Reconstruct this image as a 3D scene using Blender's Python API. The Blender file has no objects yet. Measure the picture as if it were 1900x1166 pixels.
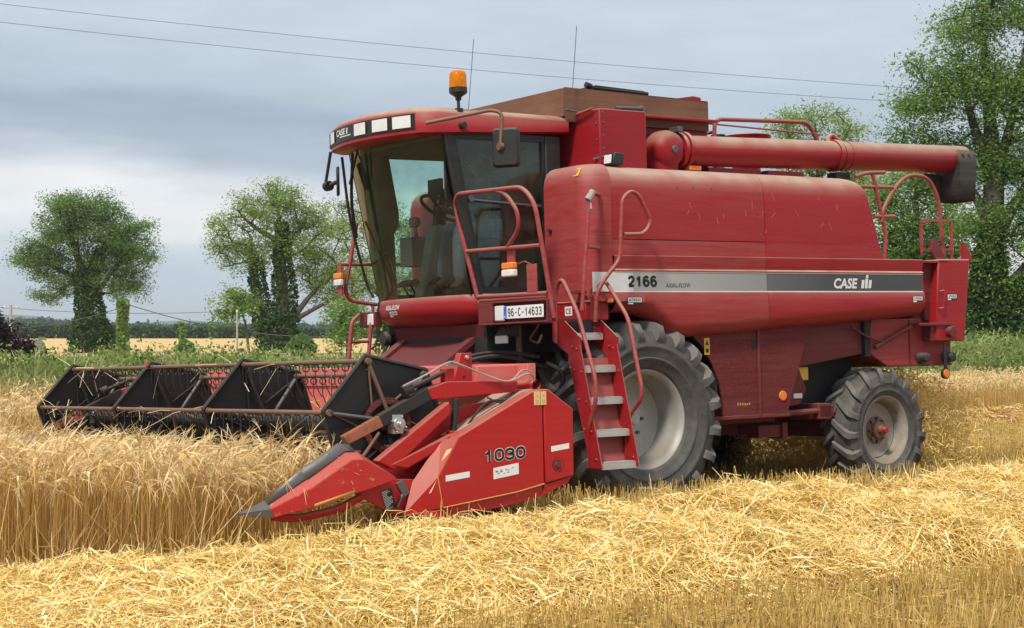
import bpy, bmesh, math, random
import numpy as np
from mathutils import Vector, Matrix

# ------------------------------------------------------------------ camera
S = bpy.context.scene
COL = S.collection
cam = bpy.data.cameras.new("camera"); cam_o = bpy.data.objects.new("camera", cam); COL.objects.link(cam_o)
cam_o.location = (0, 0, 1.70); cam_o.rotation_euler = (math.radians(90), 0, 0)
cam.sensor_width = 36.0; cam.lens = 36.0 * 3300 / 1900; cam.shift_y = 29.0 / 1900
cam.clip_start = 0.1; cam.clip_end = 9000
S.camera = cam_o
S.view_settings.view_transform = 'Standard'; S.view_settings.look = 'None'
S.view_settings.exposure = 0.05; S.view_settings.gamma = 1.0
S.cycles.max_bounces = 7; S.cycles.transparent_max_bounces = 24; S.cycles.volume_bounces = 0

def lin(r, g, b):
    f = lambda c: (c / 12.92 if c <= 0.04045 else ((c + 0.055) / 1.055) ** 2.4)
    return (f(r / 255), f(g / 255), f(b / 255), 1.0)

# ------------------------------------------------------------------ sky (overcast) and sun
SUN_EL, SUN_AZ = math.radians(52), math.radians(205)     # azimuth clockwise from +Y: behind the camera, to its left
W = bpy.data.worlds.new("World"); S.world = W; W.use_nodes = True
nt = W.node_tree; nt.nodes.clear()
def N(t, **k):
    n = nt.nodes.new(t)
    for a, v in k.items(): setattr(n, a, v)
    return n
out = N('ShaderNodeOutputWorld'); bg = N('ShaderNodeBackground')
sky = N('ShaderNodeTexSky', sky_type='NISHITA'); sky.sun_disc = False
sky.sun_elevation = SUN_EL; sky.sun_rotation = SUN_AZ
tc = N('ShaderNodeTexCoord'); mp = N('ShaderNodeMapping'); mp.inputs['Scale'].default_value = (3.2, 3.2, 15.0)
no = N('ShaderNodeTexNoise'); no.inputs['Scale'].default_value = 1.5; no.inputs['Detail'].default_value = 5; no.inputs['Roughness'].default_value = .5
nt.links.new(tc.outputs['Generated'], mp.inputs['Vector']); nt.links.new(mp.outputs[0], no.inputs['Vector'])
sep = N('ShaderNodeSeparateXYZ'); nt.links.new(tc.outputs['Generated'], sep.inputs[0])
ma = N('ShaderNodeMath', operation='MULTIPLY_ADD'); ma.inputs[1].default_value = .065; ma.inputs[2].default_value = -.0325
nt.links.new(no.outputs['Fac'], ma.inputs[0])
# the pale break in the cloud lies towards the left (west); to the right the cloud base comes lower
mx = N('ShaderNodeMath', operation='MULTIPLY_ADD'); mx.inputs[1].default_value = .05; mx.inputs[2].default_value = .008
nt.links.new(sep.outputs['X'], mx.inputs[0])
no2 = N('ShaderNodeTexNoise'); no2.inputs['Scale'].default_value = 4.5; no2.inputs['Detail'].default_value = 6; no2.inputs['Roughness'].default_value = .55; nt.links.new(mp.outputs[0], no2.inputs['Vector'])
ad = N('ShaderNodeMath', operation='ADD'); nt.links.new(sep.outputs['Z'], ad.inputs[0]); nt.links.new(ma.outputs[0], ad.inputs[1])
ad2 = N('ShaderNodeMath', operation='ADD'); nt.links.new(ad.outputs[0], ad2.inputs[0]); nt.links.new(mx.outputs[0], ad2.inputs[1])
rp = N('ShaderNodeValToRGB'); cr = rp.color_ramp
stops = [(0.0, (200, 216, 230)), (.03, (200, 215, 230)), (.046, (218, 228, 237)), (.060, (248, 250, 252)), (.074, (244, 246, 249)), (.092, (180, 193, 208)),
         (.116, (166, 181, 200)), (.135, (192, 205, 219)), (.175, (206, 216, 228)), (.45, (222, 230, 238)), (1.0, (254, 254, 255))]
while len(cr.elements) < len(stops): cr.elements.new(.5)
for e, (p, c) in zip(cr.elements, stops): e.position = p; e.color = lin(*c)
nt.links.new(ad2.outputs[0], rp.inputs[0])
sc = N('ShaderNodeMixRGB', blend_type='MULTIPLY'); sc.inputs[0].default_value = 1; sc.inputs[2].default_value = (.1, .1, .1, 1)
nt.links.new(sky.outputs[0], sc.inputs[1])
tex = N('ShaderNodeMapRange'); tex.inputs['From Min'].default_value = .3; tex.inputs['From Max'].default_value = .7; tex.inputs['To Min'].default_value = .93; tex.inputs['To Max'].default_value = 1.05; nt.links.new(no2.outputs['Fac'], tex.inputs['Value'])
clm = N('ShaderNodeMixRGB', blend_type='MULTIPLY'); clm.inputs[0].default_value = 1; nt.links.new(rp.outputs[0], clm.inputs[1]); nt.links.new(tex.outputs[0], clm.inputs[2])
mixs = N('ShaderNodeMixRGB'); mixs.inputs[0].default_value = .9
nt.links.new(sc.outputs[0], mixs.inputs[1]); nt.links.new(clm.outputs[0], mixs.inputs[2])
nt.links.new(mixs.outputs[0], bg.inputs[0]); bg.inputs[1].default_value = 1.0
nt.links.new(bg.outputs[0], out.inputs[0])

sun = bpy.data.lights.new("sun", 'SUN'); sun.energy = 3.7; sun.angle = math.radians(8); sun.color = (1, .95, .85)
sun_o = bpy.data.objects.new("sun", sun); COL.objects.link(sun_o)
sd = Vector((math.sin(SUN_AZ) * math.cos(SUN_EL), math.cos(SUN_AZ) * math.cos(SUN_EL), math.sin(SUN_EL)))
sun_o.rotation_euler = sd.to_track_quat('Z', 'Y').to_euler(); sun_o.location = (-10, -20, 30)

# ------------------------------------------------------------------ frames
HZ, FP, EYE = 612.0, 3300.0, 1.70
def at(u, v, Y):                                   # photo measurement -> point at distance Y
    return np.array([(u - 950) / FP * Y, Y, EYE - (v - HZ) / FP * Y])
AX = np.array([.817, .576]); AN = np.array([-.576, .817])      # along the rows (towards the machine's rear) / across them
def sn(s, n): return s * AX[0] + n * AN[0], s * AX[1] + n * AN[1]
POSE = Matrix(((-.817, .576, -.027, .391), (-.576, -.817, .017, 17.551), (-.012, .029, 1.0, -.07), (0, 0, 0, 1)))
q = POSE.to_3x3().normalized().to_quaternion()
POSE = Matrix.Translation(POSE.to_translation()) @ q.to_matrix().to_4x4()

# ------------------------------------------------------------------ helpers
def tag(o, label=None, cat=None, group=None, kind=None):
    if label: o['label'] = label
    if cat: o['category'] = cat
    if group: o['group'] = group
    if kind: o['kind'] = kind
    return o
def empty(name, loc=(0, 0, 0), mat4=None, **k):
    o = bpy.data.objects.new(name, None); COL.objects.link(o); o.empty_display_size = .3
    if mat4 is not None: o.matrix_world = mat4
    else: o.location = loc
    return tag(o, **k)

class MB:
    """collects shapes into one mesh"""
    def __init__(s): s.V = []; s.F = []; s.M = []
    def add(s, V, F, mi=0):
        b = len(s.V); s.V += [tuple(map(float, v)) for v in V]
        s.F += [tuple(b + i for i in f) for f in F]; s.M += [mi] * len(F); return s
    def box(s, x0, x1, y0, y1, z0, z1, mi=0, rot=None, piv=None):
        V = [(x, y, z) for x in (x0, x1) for y in (y0, y1) for z in (z0, z1)]
        if rot:
            c = Vector(piv if piv else ((x0 + x1) / 2, (y0 + y1) / 2, (z0 + z1) / 2)); R = Matrix.Rotation(rot[1], 3, rot[0])
            V = [tuple(R @ (Vector(v) - c) + c) for v in V]
        return s.add(V, [(0, 1, 3, 2), (4, 6, 7, 5), (0, 4, 5, 1), (2, 3, 7, 6), (0, 2, 6, 4), (1, 5, 7, 3)], mi)
    def prism(s, pts, ax, a, b, mi=0):
        n = len(pts)
        def P(p, t): return (t, p[0], p[1]) if ax == 'x' else (p[0], t, p[1]) if ax == 'y' else (p[0], p[1], t)
        V = [P(p, a) for p in pts] + [P(p, b) for p in pts]
        F = [tuple(range(n)), tuple(range(2 * n - 1, n - 1, -1))] + [(i, (i + 1) % n, n + (i + 1) % n, n + i) for i in range(n)]
        return s.add(V, F, mi)
    def loft(s, secs, closed=True, caps=True, mi=0):
        n = len(secs[0]); V = [v for c in secs for v in c]; F = []
        for k in range(len(secs) - 1):
            for i in range(n if closed else n - 1):
                j = (i + 1) % n
                F.append((k * n + i, k * n + j, (k + 1) * n + j, (k + 1) * n + i))
        if caps and closed:
            F.append(tuple(range(n - 1, -1, -1))); F.append(tuple(range((len(secs) - 1) * n, len(secs) * n)))
        return s.add(V, F, mi)
    def tube(s, path, r, n=10, caps=True, mi=0, flat=None):
        P = [Vector(p) for p in path]; R = r if isinstance(r, (list, tuple)) else [r] * len(P)
        t = (P[1] - P[0]).normalized(); a = t.orthogonal().normalized(); secs = []
        for i, p in enumerate(P):
            t2 = (P[min(i + 1, len(P) - 1)] - P[max(i - 1, 0)]).normalized()
            a = (a - t2 * a.dot(t2)).normalized(); b = t2.cross(a)
            secs.append([tuple(p + (a * math.cos(k * 2 * math.pi / n) + b * math.sin(k * 2 * math.pi / n)) * R[i]) for k in range(n)])
        return s.loft(secs, True, caps, mi)
    def rail(s, path, r, fil=.08, n=10, mi=0):
        return s.tube(fillet(path, fil), r, n, True, mi)
    def lathe(s, prof, c, ax='y', n=32, a0=0, a1=2 * math.pi, mi=0):
        """prof = [(radius, offset along axis)]"""
        full = abs(a1 - a0 - 2 * math.pi) < 1e-6; m = n if full else n + 1; secs = []
        for k in range(m):
            a = a0 + (a1 - a0) * k / n; ca, sa = math.cos(a), math.sin(a)
            if ax == 'y': secs.append([(c[0] + r * ca, c[1] + o, c[2] + r * sa) for r, o in prof])
            elif ax == 'z': secs.append([(c[0] + r * ca, c[1] + r * sa, c[2] + o) for r, o in prof])
            else: secs.append([(c[0] + o, c[1] + r * ca, c[2] + r * sa) for r, o in prof])
        p = len(prof); V = [v for c_ in secs for v in c_]; F = []
        for k in range(m if full else m - 1):
            k2 = (k + 1) % m
            for i in range(p - 1): F.append((k * p + i, k * p + i + 1, k2 * p + i + 1, k2 * p + i))
        return s.add(V, F, mi)
    def bolt(s, x, y, z, ax='y', r=.014, h=.012):
        return s.lathe([(0, h), (r, h), (r, -.002)], (x, y, z), ax, 6)
    def build(s, name, mat, parent=None, bevel=0, smooth=35, label=None, solid=0, xf=None):
        me = bpy.data.meshes.new(name); me.from_pydata(s.V, [], s.F)
        bm = bmesh.new(); bm.from_mesh(me)
        bmesh.ops.remove_doubles(bm, verts=bm.verts, dist=1e-5)
        bmesh.ops.recalc_face_normals(bm, faces=bm.faces)
        if xf is not None: bm.transform(xf)
        bm.to_mesh(me); bm.free()
        mats = mat if isinstance(mat, (list, tuple)) else [mat]
        for m in mats: me.materials.append(m)
        if len(mats) > 1 and len(me.polygons) == len(s.M): me.polygons.foreach_set('material_index', s.M)
        if smooth:
            me.polygons.foreach_set('use_smooth', [True] * len(me.polygons)); me.set_sharp_from_angle(angle=math.radians(smooth))
        o = bpy.data.objects.new(name, me); COL.objects.link(o); o.parent = parent
        if solid:
            m = o.modifiers.new('solid', 'SOLIDIFY'); m.thickness = abs(solid); m.offset = -1 if solid > 0 else 1
        if bevel:
            m = o.modifiers.new('bevel', 'BEVEL'); m.width = bevel; m.segments = 2; m.limit_method = 'ANGLE'; m.angle_limit = math.radians(40)
            m.harden_normals = False
        if label: o['label'] = label
        return o

def fillet(path, r, k=5):
    P = [Vector(p) for p in path]; out = [P[0]]
    for i in range(1, len(P) - 1):
        a, b, c = P[i - 1], P[i], P[i + 1]
        d = min(r, (a - b).length * .48, (c - b).length * .48)
        p0 = b + (a - b).normalized() * d; p1 = b + (c - b).normalized() * d
        for j in range(k + 1):
            t = j / k; out.append(p0 * (1 - t) ** 2 + b * 2 * t * (1 - t) + p1 * t * t)
    out.append(P[-1]); return out
def curve(pts, n=24):                               # Catmull-Rom through points
    P = [Vector(p) for p in pts]; P = [P[0] * 2 - P[1]] + P + [P[-1] * 2 - P[-2]]; out = []
    m = max(2, n // (len(P) - 3))
    for i in range(1, len(P) - 2):
        for j in range(m):
            t = j / m; a, b, c, d = P[i - 1], P[i], P[i + 1], P[i + 2]
            out.append(.5 * ((2 * b) + (c - a) * t + (2 * a - 5 * b + 4 * c - d) * t * t + (3 * b - a - 3 * c + d) * t ** 3))
    out.append(P[-2]); return out

def lettering(name, text, f, w, h, mat, parent, bold=0.0, shear=0.0, spacing=1.0):
    """real letters: font outlines scaled to w x h and laid on the surface by f(a, b)"""
    cu = bpy.data.curves.new(name, 'FONT'); cu.body = text; cu.size = 1; cu.offset = bold; cu.shear = shear; cu.space_character = spacing
    cu.resolution_u = 3
    tmp = bpy.data.objects.new(name, cu); me = bpy.data.meshes.new_from_object(tmp)
    bpy.data.objects.remove(tmp); bpy.data.curves.remove(cu)
    co = np.array([v.co[:] for v in me.vertices]); lo, hi = co.min(0), co.max(0)
    for v in me.vertices:
        v.co = f((v.co.x - lo[0]) / (hi[0] - lo[0]) * w, (v.co.y - lo[1]) / (hi[1] - lo[1]) * h)
    me.name = name; me.materials.clear(); me.materials.append(mat)
    o = bpy.data.objects.new(name, me); COL.objects.link(o); o.parent = parent; return o
def onleft(x, y, z, tilt=0.0):                       # faces the machine's left: reads towards the rear
    return lambda a, b: (x - a, y, z + b + tilt * a)
def onfront(x, y, z, tilt=0.0):                      # faces forward: reads towards the machine's left
    return lambda a, b: (x, y + a, z + b + tilt * a)

def _arc(cx, cy, rx, ry, a0, a1, n=12): return [(cx + rx * math.cos(math.radians(a0 + (a1 - a0) * k / n)), cy + ry * math.sin(math.radians(a0 + (a1 - a0) * k / n))) for k in range(n + 1)]
_six = [_arc(.5, .3, .5, .3, -180, 180, 24) + [(0, .32)], [(0, .30), (0, .66)] + _arc(.5, .7, .5, .3, 180, 30)]
GLYPH = {'0': [[(1, .5)] + _arc(.5, .66, .5, .34, 0, 180) + _arc(.5, .34, .5, .34, 180, 360) + [(1, .5), (1, .6)]], '1': [[(.12, .70), (.30, .76), (.50, .86), (.56, 1.0)], [(.60, 1.06), (.60, -.06)]],
         '2': [_arc(.5, .7, .48, .3, 175, -35) + [(.0, .02)], [(-.08, 0), (1.05, 0)]], '3': [_arc(.47, .745, .47, .255, 165, -90) , [(.3, .49), (.47, .49)] , _arc(.47, .26, .53, .26, 86, -165)],
         '4': [[(.75, -.06), (.75, 1.02), (0, .26), (1.05, .26)]], '6': _six, '9': [[(1 - x, 1 - y) for x, y in st] for st in _six],
         'C': [_arc(.5, .68, .5, .32, 20, 180) + _arc(.5, .32, .5, .32, 180, 340)], '-': [[(.1, .45), (.9, .45)]]}
def numerals(name, text, f, adv, w, h, t, mat, parent):
    """bold grotesque numerals drawn as flat strokes of width t"""
    m = MB()
    for k, ch in enumerate(text):
        for st in GLYPH[ch]:
            P = [Vector((adv * k + t / 2 + x * (w - t), t / 2 + y * (h - t))) for x, y in st]; L_, R_ = [], []
            for i, p in enumerate(P):
                d = (P[min(i + 1, len(P) - 1)] - P[max(i - 1, 0)]).normalized(); n_ = Vector((-d.y, d.x)) * t / 2; c = 1
                if 0 < i < len(P) - 1: c = 1 / max(.55, math.cos((P[i + 1] - p).angle(p - P[i - 1], 0) / 2))
                L_.append(f(*(p + n_ * c))); R_.append(f(*(p - n_ * c)))
            m.loft([L_, R_], closed=False)
    return m.build(name, mat, parent, smooth=0)

# ------------------------------------------------------------------ materials
MATS = {}
def mat(name, col, rough=.5, metal=0.0, dust=0.0, dustcol=(.30, .225, .155), var=.12, vscale=6.0, grime=0.0, spec=.5, bump=0.0, bscale=60, coat=0, side=0.0, rust=None, iso=False):
    m = bpy.data.materials.new(name); m.use_nodes = True; t = m.node_tree; t.nodes.clear()
    def n(ty, **k):
        x = t.nodes.new(ty)
        for a, v in k.items(): setattr(x, a, v)
        return x
    L = t.links.new
    o = n('ShaderNodeOutputMaterial'); p = n('ShaderNodeBsdfPrincipled'); L(p.outputs[0], o.inputs[0])
    p.inputs['Roughness'].default_value = rough; p.inputs['Metallic'].default_value = metal; p.inputs['Specular IOR Level'].default_value = spec
    p.inputs['Coat Weight'].default_value = coat; p.inputs['Coat Roughness'].default_value = .25
    tcn = n('ShaderNodeTexCoord')
    nz = n('ShaderNodeTexNoise'); nz.inputs['Scale'].default_value = vscale; nz.inputs['Detail'].default_value = 6; L(tcn.outputs['Object'], nz.inputs['Vector'])
    mixv = n('ShaderNodeMixRGB'); d = tuple(c * (1 - var) for c in col[:3]) + (1,); b = tuple(min(1, c * (1 + var)) for c in col[:3]) + (1,)
    mixv.inputs[1].default_value = d; mixv.inputs[2].default_value = b; L(nz.outputs['Fac'], mixv.inputs[0]); cur = mixv.outputs[0]
    if grime:                                        # scuffs and dried-on dirt in streaks with shapes of their own
        mpn = n('ShaderNodeMapping'); mpn.inputs['Scale'].default_value = (2.2, 2.2, 2.2) if iso else (.45, .9, 9.0); L(tcn.outputs['Object'], mpn.inputs['Vector'])
        g = n('ShaderNodeTexNoise'); g.inputs['Scale'].default_value = 3.0; g.inputs['Detail'].default_value = 11; g.inputs['Roughness'].default_value = .75
        L(mpn.outputs[0], g.inputs['Vector'])
        rr = n('ShaderNodeMapRange'); rr.inputs['From Min'].default_value = .38; rr.inputs['From Max'].default_value = .72; rr.inputs['To Max'].default_value = grime
        L(g.outputs['Fac'], rr.inputs['Value'])
        mg = n('ShaderNodeMixRGB'); mg.inputs[2].default_value = tuple(dustcol) + (1,); L(rr.outputs[0], mg.inputs[0]); L(cur, mg.inputs[1]); cur = mg.outputs[0]
    if rust:
        g2 = n('ShaderNodeTexNoise'); g2.inputs['Scale'].default_value = rust[1]; g2.inputs['Detail'].default_value = 8; L(tcn.outputs['Object'], g2.inputs['Vector'])
        r2 = n('ShaderNodeMapRange'); r2.inputs['From Min'].default_value = rust[2]; r2.inputs['From Max'].default_value = rust[2] + .06; L(g2.outputs['Fac'], r2.inputs['Value'])
        m2 = n('ShaderNodeMixRGB'); m2.inputs[2].default_value = tuple(rust[0]) + (1,); L(r2.outputs[0], m2.inputs[0]); L(cur, m2.inputs[1]); cur = m2.outputs[0]
    if dust:                                         # field dust lies on what faces up
        ge = n('ShaderNodeNewGeometry'); sx = n('ShaderNodeSeparateXYZ'); L(ge.outputs['Normal'], sx.inputs[0])
        mr = n('ShaderNodeMapRange'); mr.inputs['From Min'].default_value = .08; mr.inputs['From Max'].default_value = .72; mr.inputs['To Min'].default_value = side; mr.inputs['To Max'].default_value = dust
        L(sx.outputs['Z'], mr.inputs['Value'])
        nz3 = n('ShaderNodeTexNoise'); nz3.inputs['Scale'].default_value = 4; nz3.inputs['Detail'].default_value = 8; L(tcn.outputs['Object'], nz3.inputs['Vector'])
        mr3 = n('ShaderNodeMapRange'); mr3.inputs['From Min'].default_value = .25; mr3.inputs['From Max'].default_value = .6; mr3.inputs['To Min'].default_value = .55; L(nz3.outputs['Fac'], mr3.inputs['Value'])
        mu = n('ShaderNodeMath', operation='MULTIPLY'); L(mr.outputs[0], mu.inputs[0]); L(mr3.outputs[0], mu.inputs[1])
        md = n('ShaderNodeMixRGB'); md.inputs[2].default_value = tuple(dustcol) + (1,); L(mu.outputs[0], md.inputs[0]); L(cur, md.inputs[1]); cur = md.outputs[0]
        ro = n('ShaderNodeMapRange'); ro.inputs['To Min'].default_value = rough; ro.inputs['To Max'].default_value = .85; L(mu.outputs[0], ro.inputs['Value']); L(ro.outputs[0], p.inputs['Roughness'])
    L(cur, p.inputs['Base Color'])
    if bump:
        bn = n('ShaderNodeTexNoise'); bn.inputs['Scale'].default_value = bscale; bn.inputs['Detail'].default_value = 5; L(tcn.outputs['Object'], bn.inputs['Vector'])
        bu = n('ShaderNodeBump'); bu.inputs['Strength'].default_value = bump; bu.inputs['Distance'].default_value = .02; L(bn.outputs['Fac'], bu.inputs['Height']); L(bu.outputs[0], p.inputs['Normal'])
    MATS[name] = m; return m
RED = mat('red_paint', (.30, .006, .012), .36, spec=.3, dust=.92, dustcol=(.40, .31, .23), grime=.06, var=.05, side=.01, bump=.03, bscale=5)
REDP = mat('red_paint_panel', (.30, .007, .014), .36, spec=.3, dust=.92, dustcol=(.42, .32, .25), grime=.09, var=.05, side=.015, bump=.05, bscale=2)
REDD = mat('red_paint_dusty', (.30, .013, .021), .5, spec=.3, dust=.85, grime=.26, var=.07, side=.07, dustcol=(.36, .22, .18))
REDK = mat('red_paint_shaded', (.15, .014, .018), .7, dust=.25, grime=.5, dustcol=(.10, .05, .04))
REDS = mat('red_screen', (.13, .010, .014), .7, dust=.6, grime=.5, spec=.2, dustcol=(.17, .085, .07), rust=((.165, .045, .042), 110, .56), bump=.4, bscale=160)
REDB = mat('red_paint_sheen_scratch', (.60, .11, .10), .5, grime=.3, dustcol=(.55, .36, .25))  # sky sheen of back wall and beam put into the red; scratches share it
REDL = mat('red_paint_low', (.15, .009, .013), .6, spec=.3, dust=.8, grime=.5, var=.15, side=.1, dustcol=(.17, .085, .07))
REDH = mat('red_paint_header', (.40, .009, .011), .36, spec=.35, dust=.5, grime=.07, var=.07, bump=.05, bscale=2.5)
REDW = mat('red_paint_worn', (.45, .012, .013), .42, dust=.3, grime=.06, rust=((.42, .17, .035), 22, .635))
REDR = mat('red_rail', (.30, .018, .026), .45, dust=.7, grime=.4, var=.15)
STEEL = mat('worn_steel', (.12, .12, .13), .42, .6, dust=.2, grime=.2)
ORG = mat('bare_primer', (.60, .27, .06), .6, grime=.3)
BLACK = mat('black_metal', (.011, .011, .012), .45, dust=.15, grime=.06)
TINE = mat('tine_steel', (.035, .033, .033), .4, .4, grime=.1)
PLATE = mat('black_sheet', (.008, .008, .009), .4, dust=.1, grime=.03)
RUSTB = mat('rusty_tube', (.16, .075, .05), .55, .2, dust=.3, grime=.3, var=.3, vscale=20)
GREYT = mat('grey_tube', (.10, .11, .13), .45, .3, dust=.3)
RUBBER = mat('tyre_rubber', (.027, .027, .029), .65, dust=.4, dustcol=(.17, .155, .135), grime=.55, side=.12, var=.25, bump=.15, bscale=25, iso=True)
LUG = mat('worn_lug', (.060, .060, .063), .7, dust=.6, dustcol=(.20, .18, .155), grime=.5, side=.15, var=.3, vscale=14, bump=.15, bscale=25, iso=True)
RUSTR = mat('rubbed_red_arm', (.34, .085, .05), .5, grime=.3, rust=((.20, .09, .05), 14, .5))
RUBB = mat('black_rubber', (.020, .019, .018), .6, dust=.25, grime=.15, bump=.1, bscale=30)
RIM = mat('silver_rim', (.42, .42, .40), .5, .25, dust=.5, grime=.45, var=.1, dustcol=(.26, .21, .15), iso=True)
RIMR = mat('dirty_rim', (.36, .34, .31), .6, .15, dust=.8, grime=.9, var=.15, dustcol=(.22, .16, .10), side=.2, iso=True)
ALU = mat('tread_aluminium', (.55, .55, .53), .45, .5, dust=.3, grime=.3)
BROWN = mat('weathered_board', (.15, .062, .034), .7, grime=.6, var=.45, vscale=3, dustcol=(.25, .125, .065))
TANK = mat('red_paint_tank', (.27, .005, .012), .42, spec=.3, dust=.6, grime=.06, var=.08, side=.01)
WHITE = mat('white_plastic', (.78, .78, .76), .4, grime=.12)
STICK = mat('sticker_white', (.74, .74, .72), .45, grime=.1)
INK = mat('black_print', (.010, .010, .010), .5)
INKG = mat('grey_print', (.06, .06, .062), .5)
INKW = mat('white_print', (.70, .70, .68), .5, grime=.1)
YEL = mat('yellow_sticker', (.70, .42, .03), .45, grime=.15)
CREAM = mat('cream_sticker', (.72, .48, .20), .5, grime=.15)
BLUE = mat('plate_blue', (.03, .13, .50), .4)
STRG = mat('stripe_grey', (.33, .33, .32), .5, grime=.3, var=.08)
STRL = mat('stripe_silver', (.62, .63, .64), .45, grime=.12)
STRD = mat('stripe_dark', (.055, .058, .062), .5, grime=.3, dustcol=(.13, .12, .11))
LENS = mat('lamp_glass', (.72, .72, .70), .18, grime=.2)
AMBER = mat('amber_lens', (.75, .20, .015), .25, spec=.6)
DARK = mat('interior_dark', (.018, .018, .02), .7)
CABG = mat('cab_grey', (.25, .26, .24), .75)
TRIM = mat('cab_trim', (.24, .205, .145), .8)
SEATM = mat('seat_cloth', (.10, .11, .12), .9)
BEIGE = mat('beige_vinyl', (.55, .45, .38), .6)
JEANS = mat('denim', (.40, .50, .62), .9, grime=.4, var=.2, dustcol=(.22, .17, .10))
SHIRT = mat('dark_shirt', (.08, .11, .17), .9)
SKIN = mat('skin', (.42, .22, .14), .6)
BOOT = mat('boot_leather', (.14, .10, .06), .7, grime=.4)
HAIR = mat('brown_hair', (.04, .025, .015), .7)
CHROME = mat('bright_steel', (.5, .5, .48), .3, .8, grime=.2)
CONC = mat('pole_wood', (.33, .30, .27), .85, var=.2)

def graded(name, x0, c0, x1, c1):
    """printed stripe that fades along its length"""
    m = mat(name, c0, .5, grime=.25, var=.06, dustcol=(.22, .20, .18)); t = m.node_tree; L = t.links.new; p = [n for n in t.nodes if n.type == 'BSDF_PRINCIPLED'][0]
    tcn = t.nodes.new('ShaderNodeTexCoord'); sx = t.nodes.new('ShaderNodeSeparateXYZ'); mr = t.nodes.new('ShaderNodeMapRange'); mx_ = t.nodes.new('ShaderNodeMixRGB'); mu = t.nodes.new('ShaderNodeMixRGB')
    L(tcn.outputs['Object'], sx.inputs[0]); mr.inputs['From Min'].default_value = x0; mr.inputs['From Max'].default_value = x1; L(sx.outputs['X'], mr.inputs['Value'])
    old = [l for l in t.links if l.to_socket == p.inputs['Base Color']][0].from_socket; mx_.inputs[1].default_value = tuple(c0) + (1,); mx_.inputs[2].default_value = tuple(c1) + (1,); L(mr.outputs[0], mx_.inputs[0])
    mu.inputs[0].default_value = .75; L(old, mu.inputs[1]); L(mx_.outputs[0], mu.inputs[2]); L(mu.outputs[0], p.inputs['Base Color']); return m
STRG = graded('stripe_grey', .1, (.42, .42, .41), -1.5, (.20, .20, .20))
STRD = graded('stripe_dark', -1.5, (.115, .12, .125), -2.4, (.035, .038, .042))
def glass(name, tint, refl=.06):
    m = bpy.data.materials.new(name); m.use_nodes = True; t = m.node_tree; t.nodes.clear(); L = t.links.new
    o = t.nodes.new('ShaderNodeOutputMaterial'); tr = t.nodes.new('ShaderNodeBsdfTransparent'); gl = t.nodes.new('ShaderNodeBsdfGlossy')
    df = t.nodes.new('ShaderNodeBsdfDiffuse'); df.inputs[0].default_value = (.30, .25, .17, 1)
    tr.inputs[0].default_value = tint + (1,); gl.inputs['Roughness'].default_value = .02
    fr = t.nodes.new('ShaderNodeFresnel'); fr.inputs[0].default_value = 1.45
    mx1 = t.nodes.new('ShaderNodeMixShader'); mx2 = t.nodes.new('ShaderNodeMixShader')
    nz = t.nodes.new('ShaderNodeTexNoise'); nz.inputs['Scale'].default_value = 5; nz.inputs['Detail'].default_value = 9
    mr = t.nodes.new('ShaderNodeMapRange'); mr.inputs['From Min'].default_value = .45; mr.inputs['From Max'].default_value = .8; mr.inputs['To Min'].default_value = refl * .7; mr.inputs['To Max'].default_value = refl * 2.8
    tcn = t.nodes.new('ShaderNodeTexCoord'); L(tcn.outputs['Object'], nz.inputs[0]); L(nz.outputs['Fac'], mr.inputs[0])
    L(mr.outputs[0], mx2.inputs[0]); L(tr.outputs[0], mx2.inputs[1]); L(df.outputs[0], mx2.inputs[2])       # a film of dust
    L(fr.outputs[0], mx1.inputs[0]); L(mx2.outputs[0], mx1.inputs[1]); L(gl.outputs[0], mx1.inputs[2]); L(mx1.outputs[0], o.inputs[0])
    return m
GLASS = glass('cab_glass', (.83, .97, .92), .05)
GLASSD = glass('door_glass', (.64, .78, .74), .06)

def organic(name, cols, trans=.25, rough=.75, spec=.2):
    """plant matter: a per-blade 'tint' attribute picks the colour along a ramp"""
    m = bpy.data.materials.new(name); m.use_nodes = True; t = m.node_tree; t.nodes.clear(); L = t.links.new
    o = t.nodes.new('ShaderNodeOutputMaterial'); p = t.nodes.new('ShaderNodeBsdfPrincipled')
    a = t.nodes.new('ShaderNodeAttribute'); a.attribute_name = 'tint'; r = t.nodes.new('ShaderNodeValToRGB')
    while len(r.color_ramp.elements) < len(cols): r.color_ramp.elements.new(.5)
    for i, (e, c) in enumerate(zip(r.color_ramp.elements, cols)): e.position = i / (len(cols) - 1); e.color = tuple(c) + (1,)
    L(a.outputs['Fac'], r.inputs[0]); L(r.outputs[0], p.inputs['Base Color']); p.inputs['Roughness'].default_value = rough; p.inputs['Specular IOR Level'].default_value = spec
    if trans:
        tl = t.nodes.new('ShaderNodeBsdfTranslucent'); L(r.outputs[0], tl.inputs[0]); mx_ = t.nodes.new('ShaderNodeMixShader'); mx_.inputs[0].default_value = trans
        L(p.outputs[0], mx_.inputs[1]); L(tl.outputs[0], mx_.inputs[2]); L(mx_.outputs[0], o.inputs[0])
    else: L(p.outputs[0], o.inputs[0])
    return m
STRAW = organic('straw', [(.22, .115, .022), (.56, .38, .085), (.80, .57, .18), (.90, .74, .35), (.95, .88, .62)], .15, .5, .4)
CROPM = organic('ripe_barley', [(.36, .195, .05), (.55, .335, .095), (.70, .485, .20), (.85, .69, .41)], .2, .6)
STUBM = organic('stubble_straw', [(.20, .12, .03), (.42, .27, .07), (.57, .39, .12), (.72, .54, .23)], .1, .6)
GRASSM = organic('verge_grass', [(.09, .16, .03), (.18, .27, .06), (.28, .35, .11), (.48, .43, .22)], .3)
LEAF1 = organic('ash_leaf_deep', [(.085, .165, .040), (.155, .27, .07), (.24, .37, .11)], .5)
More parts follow.
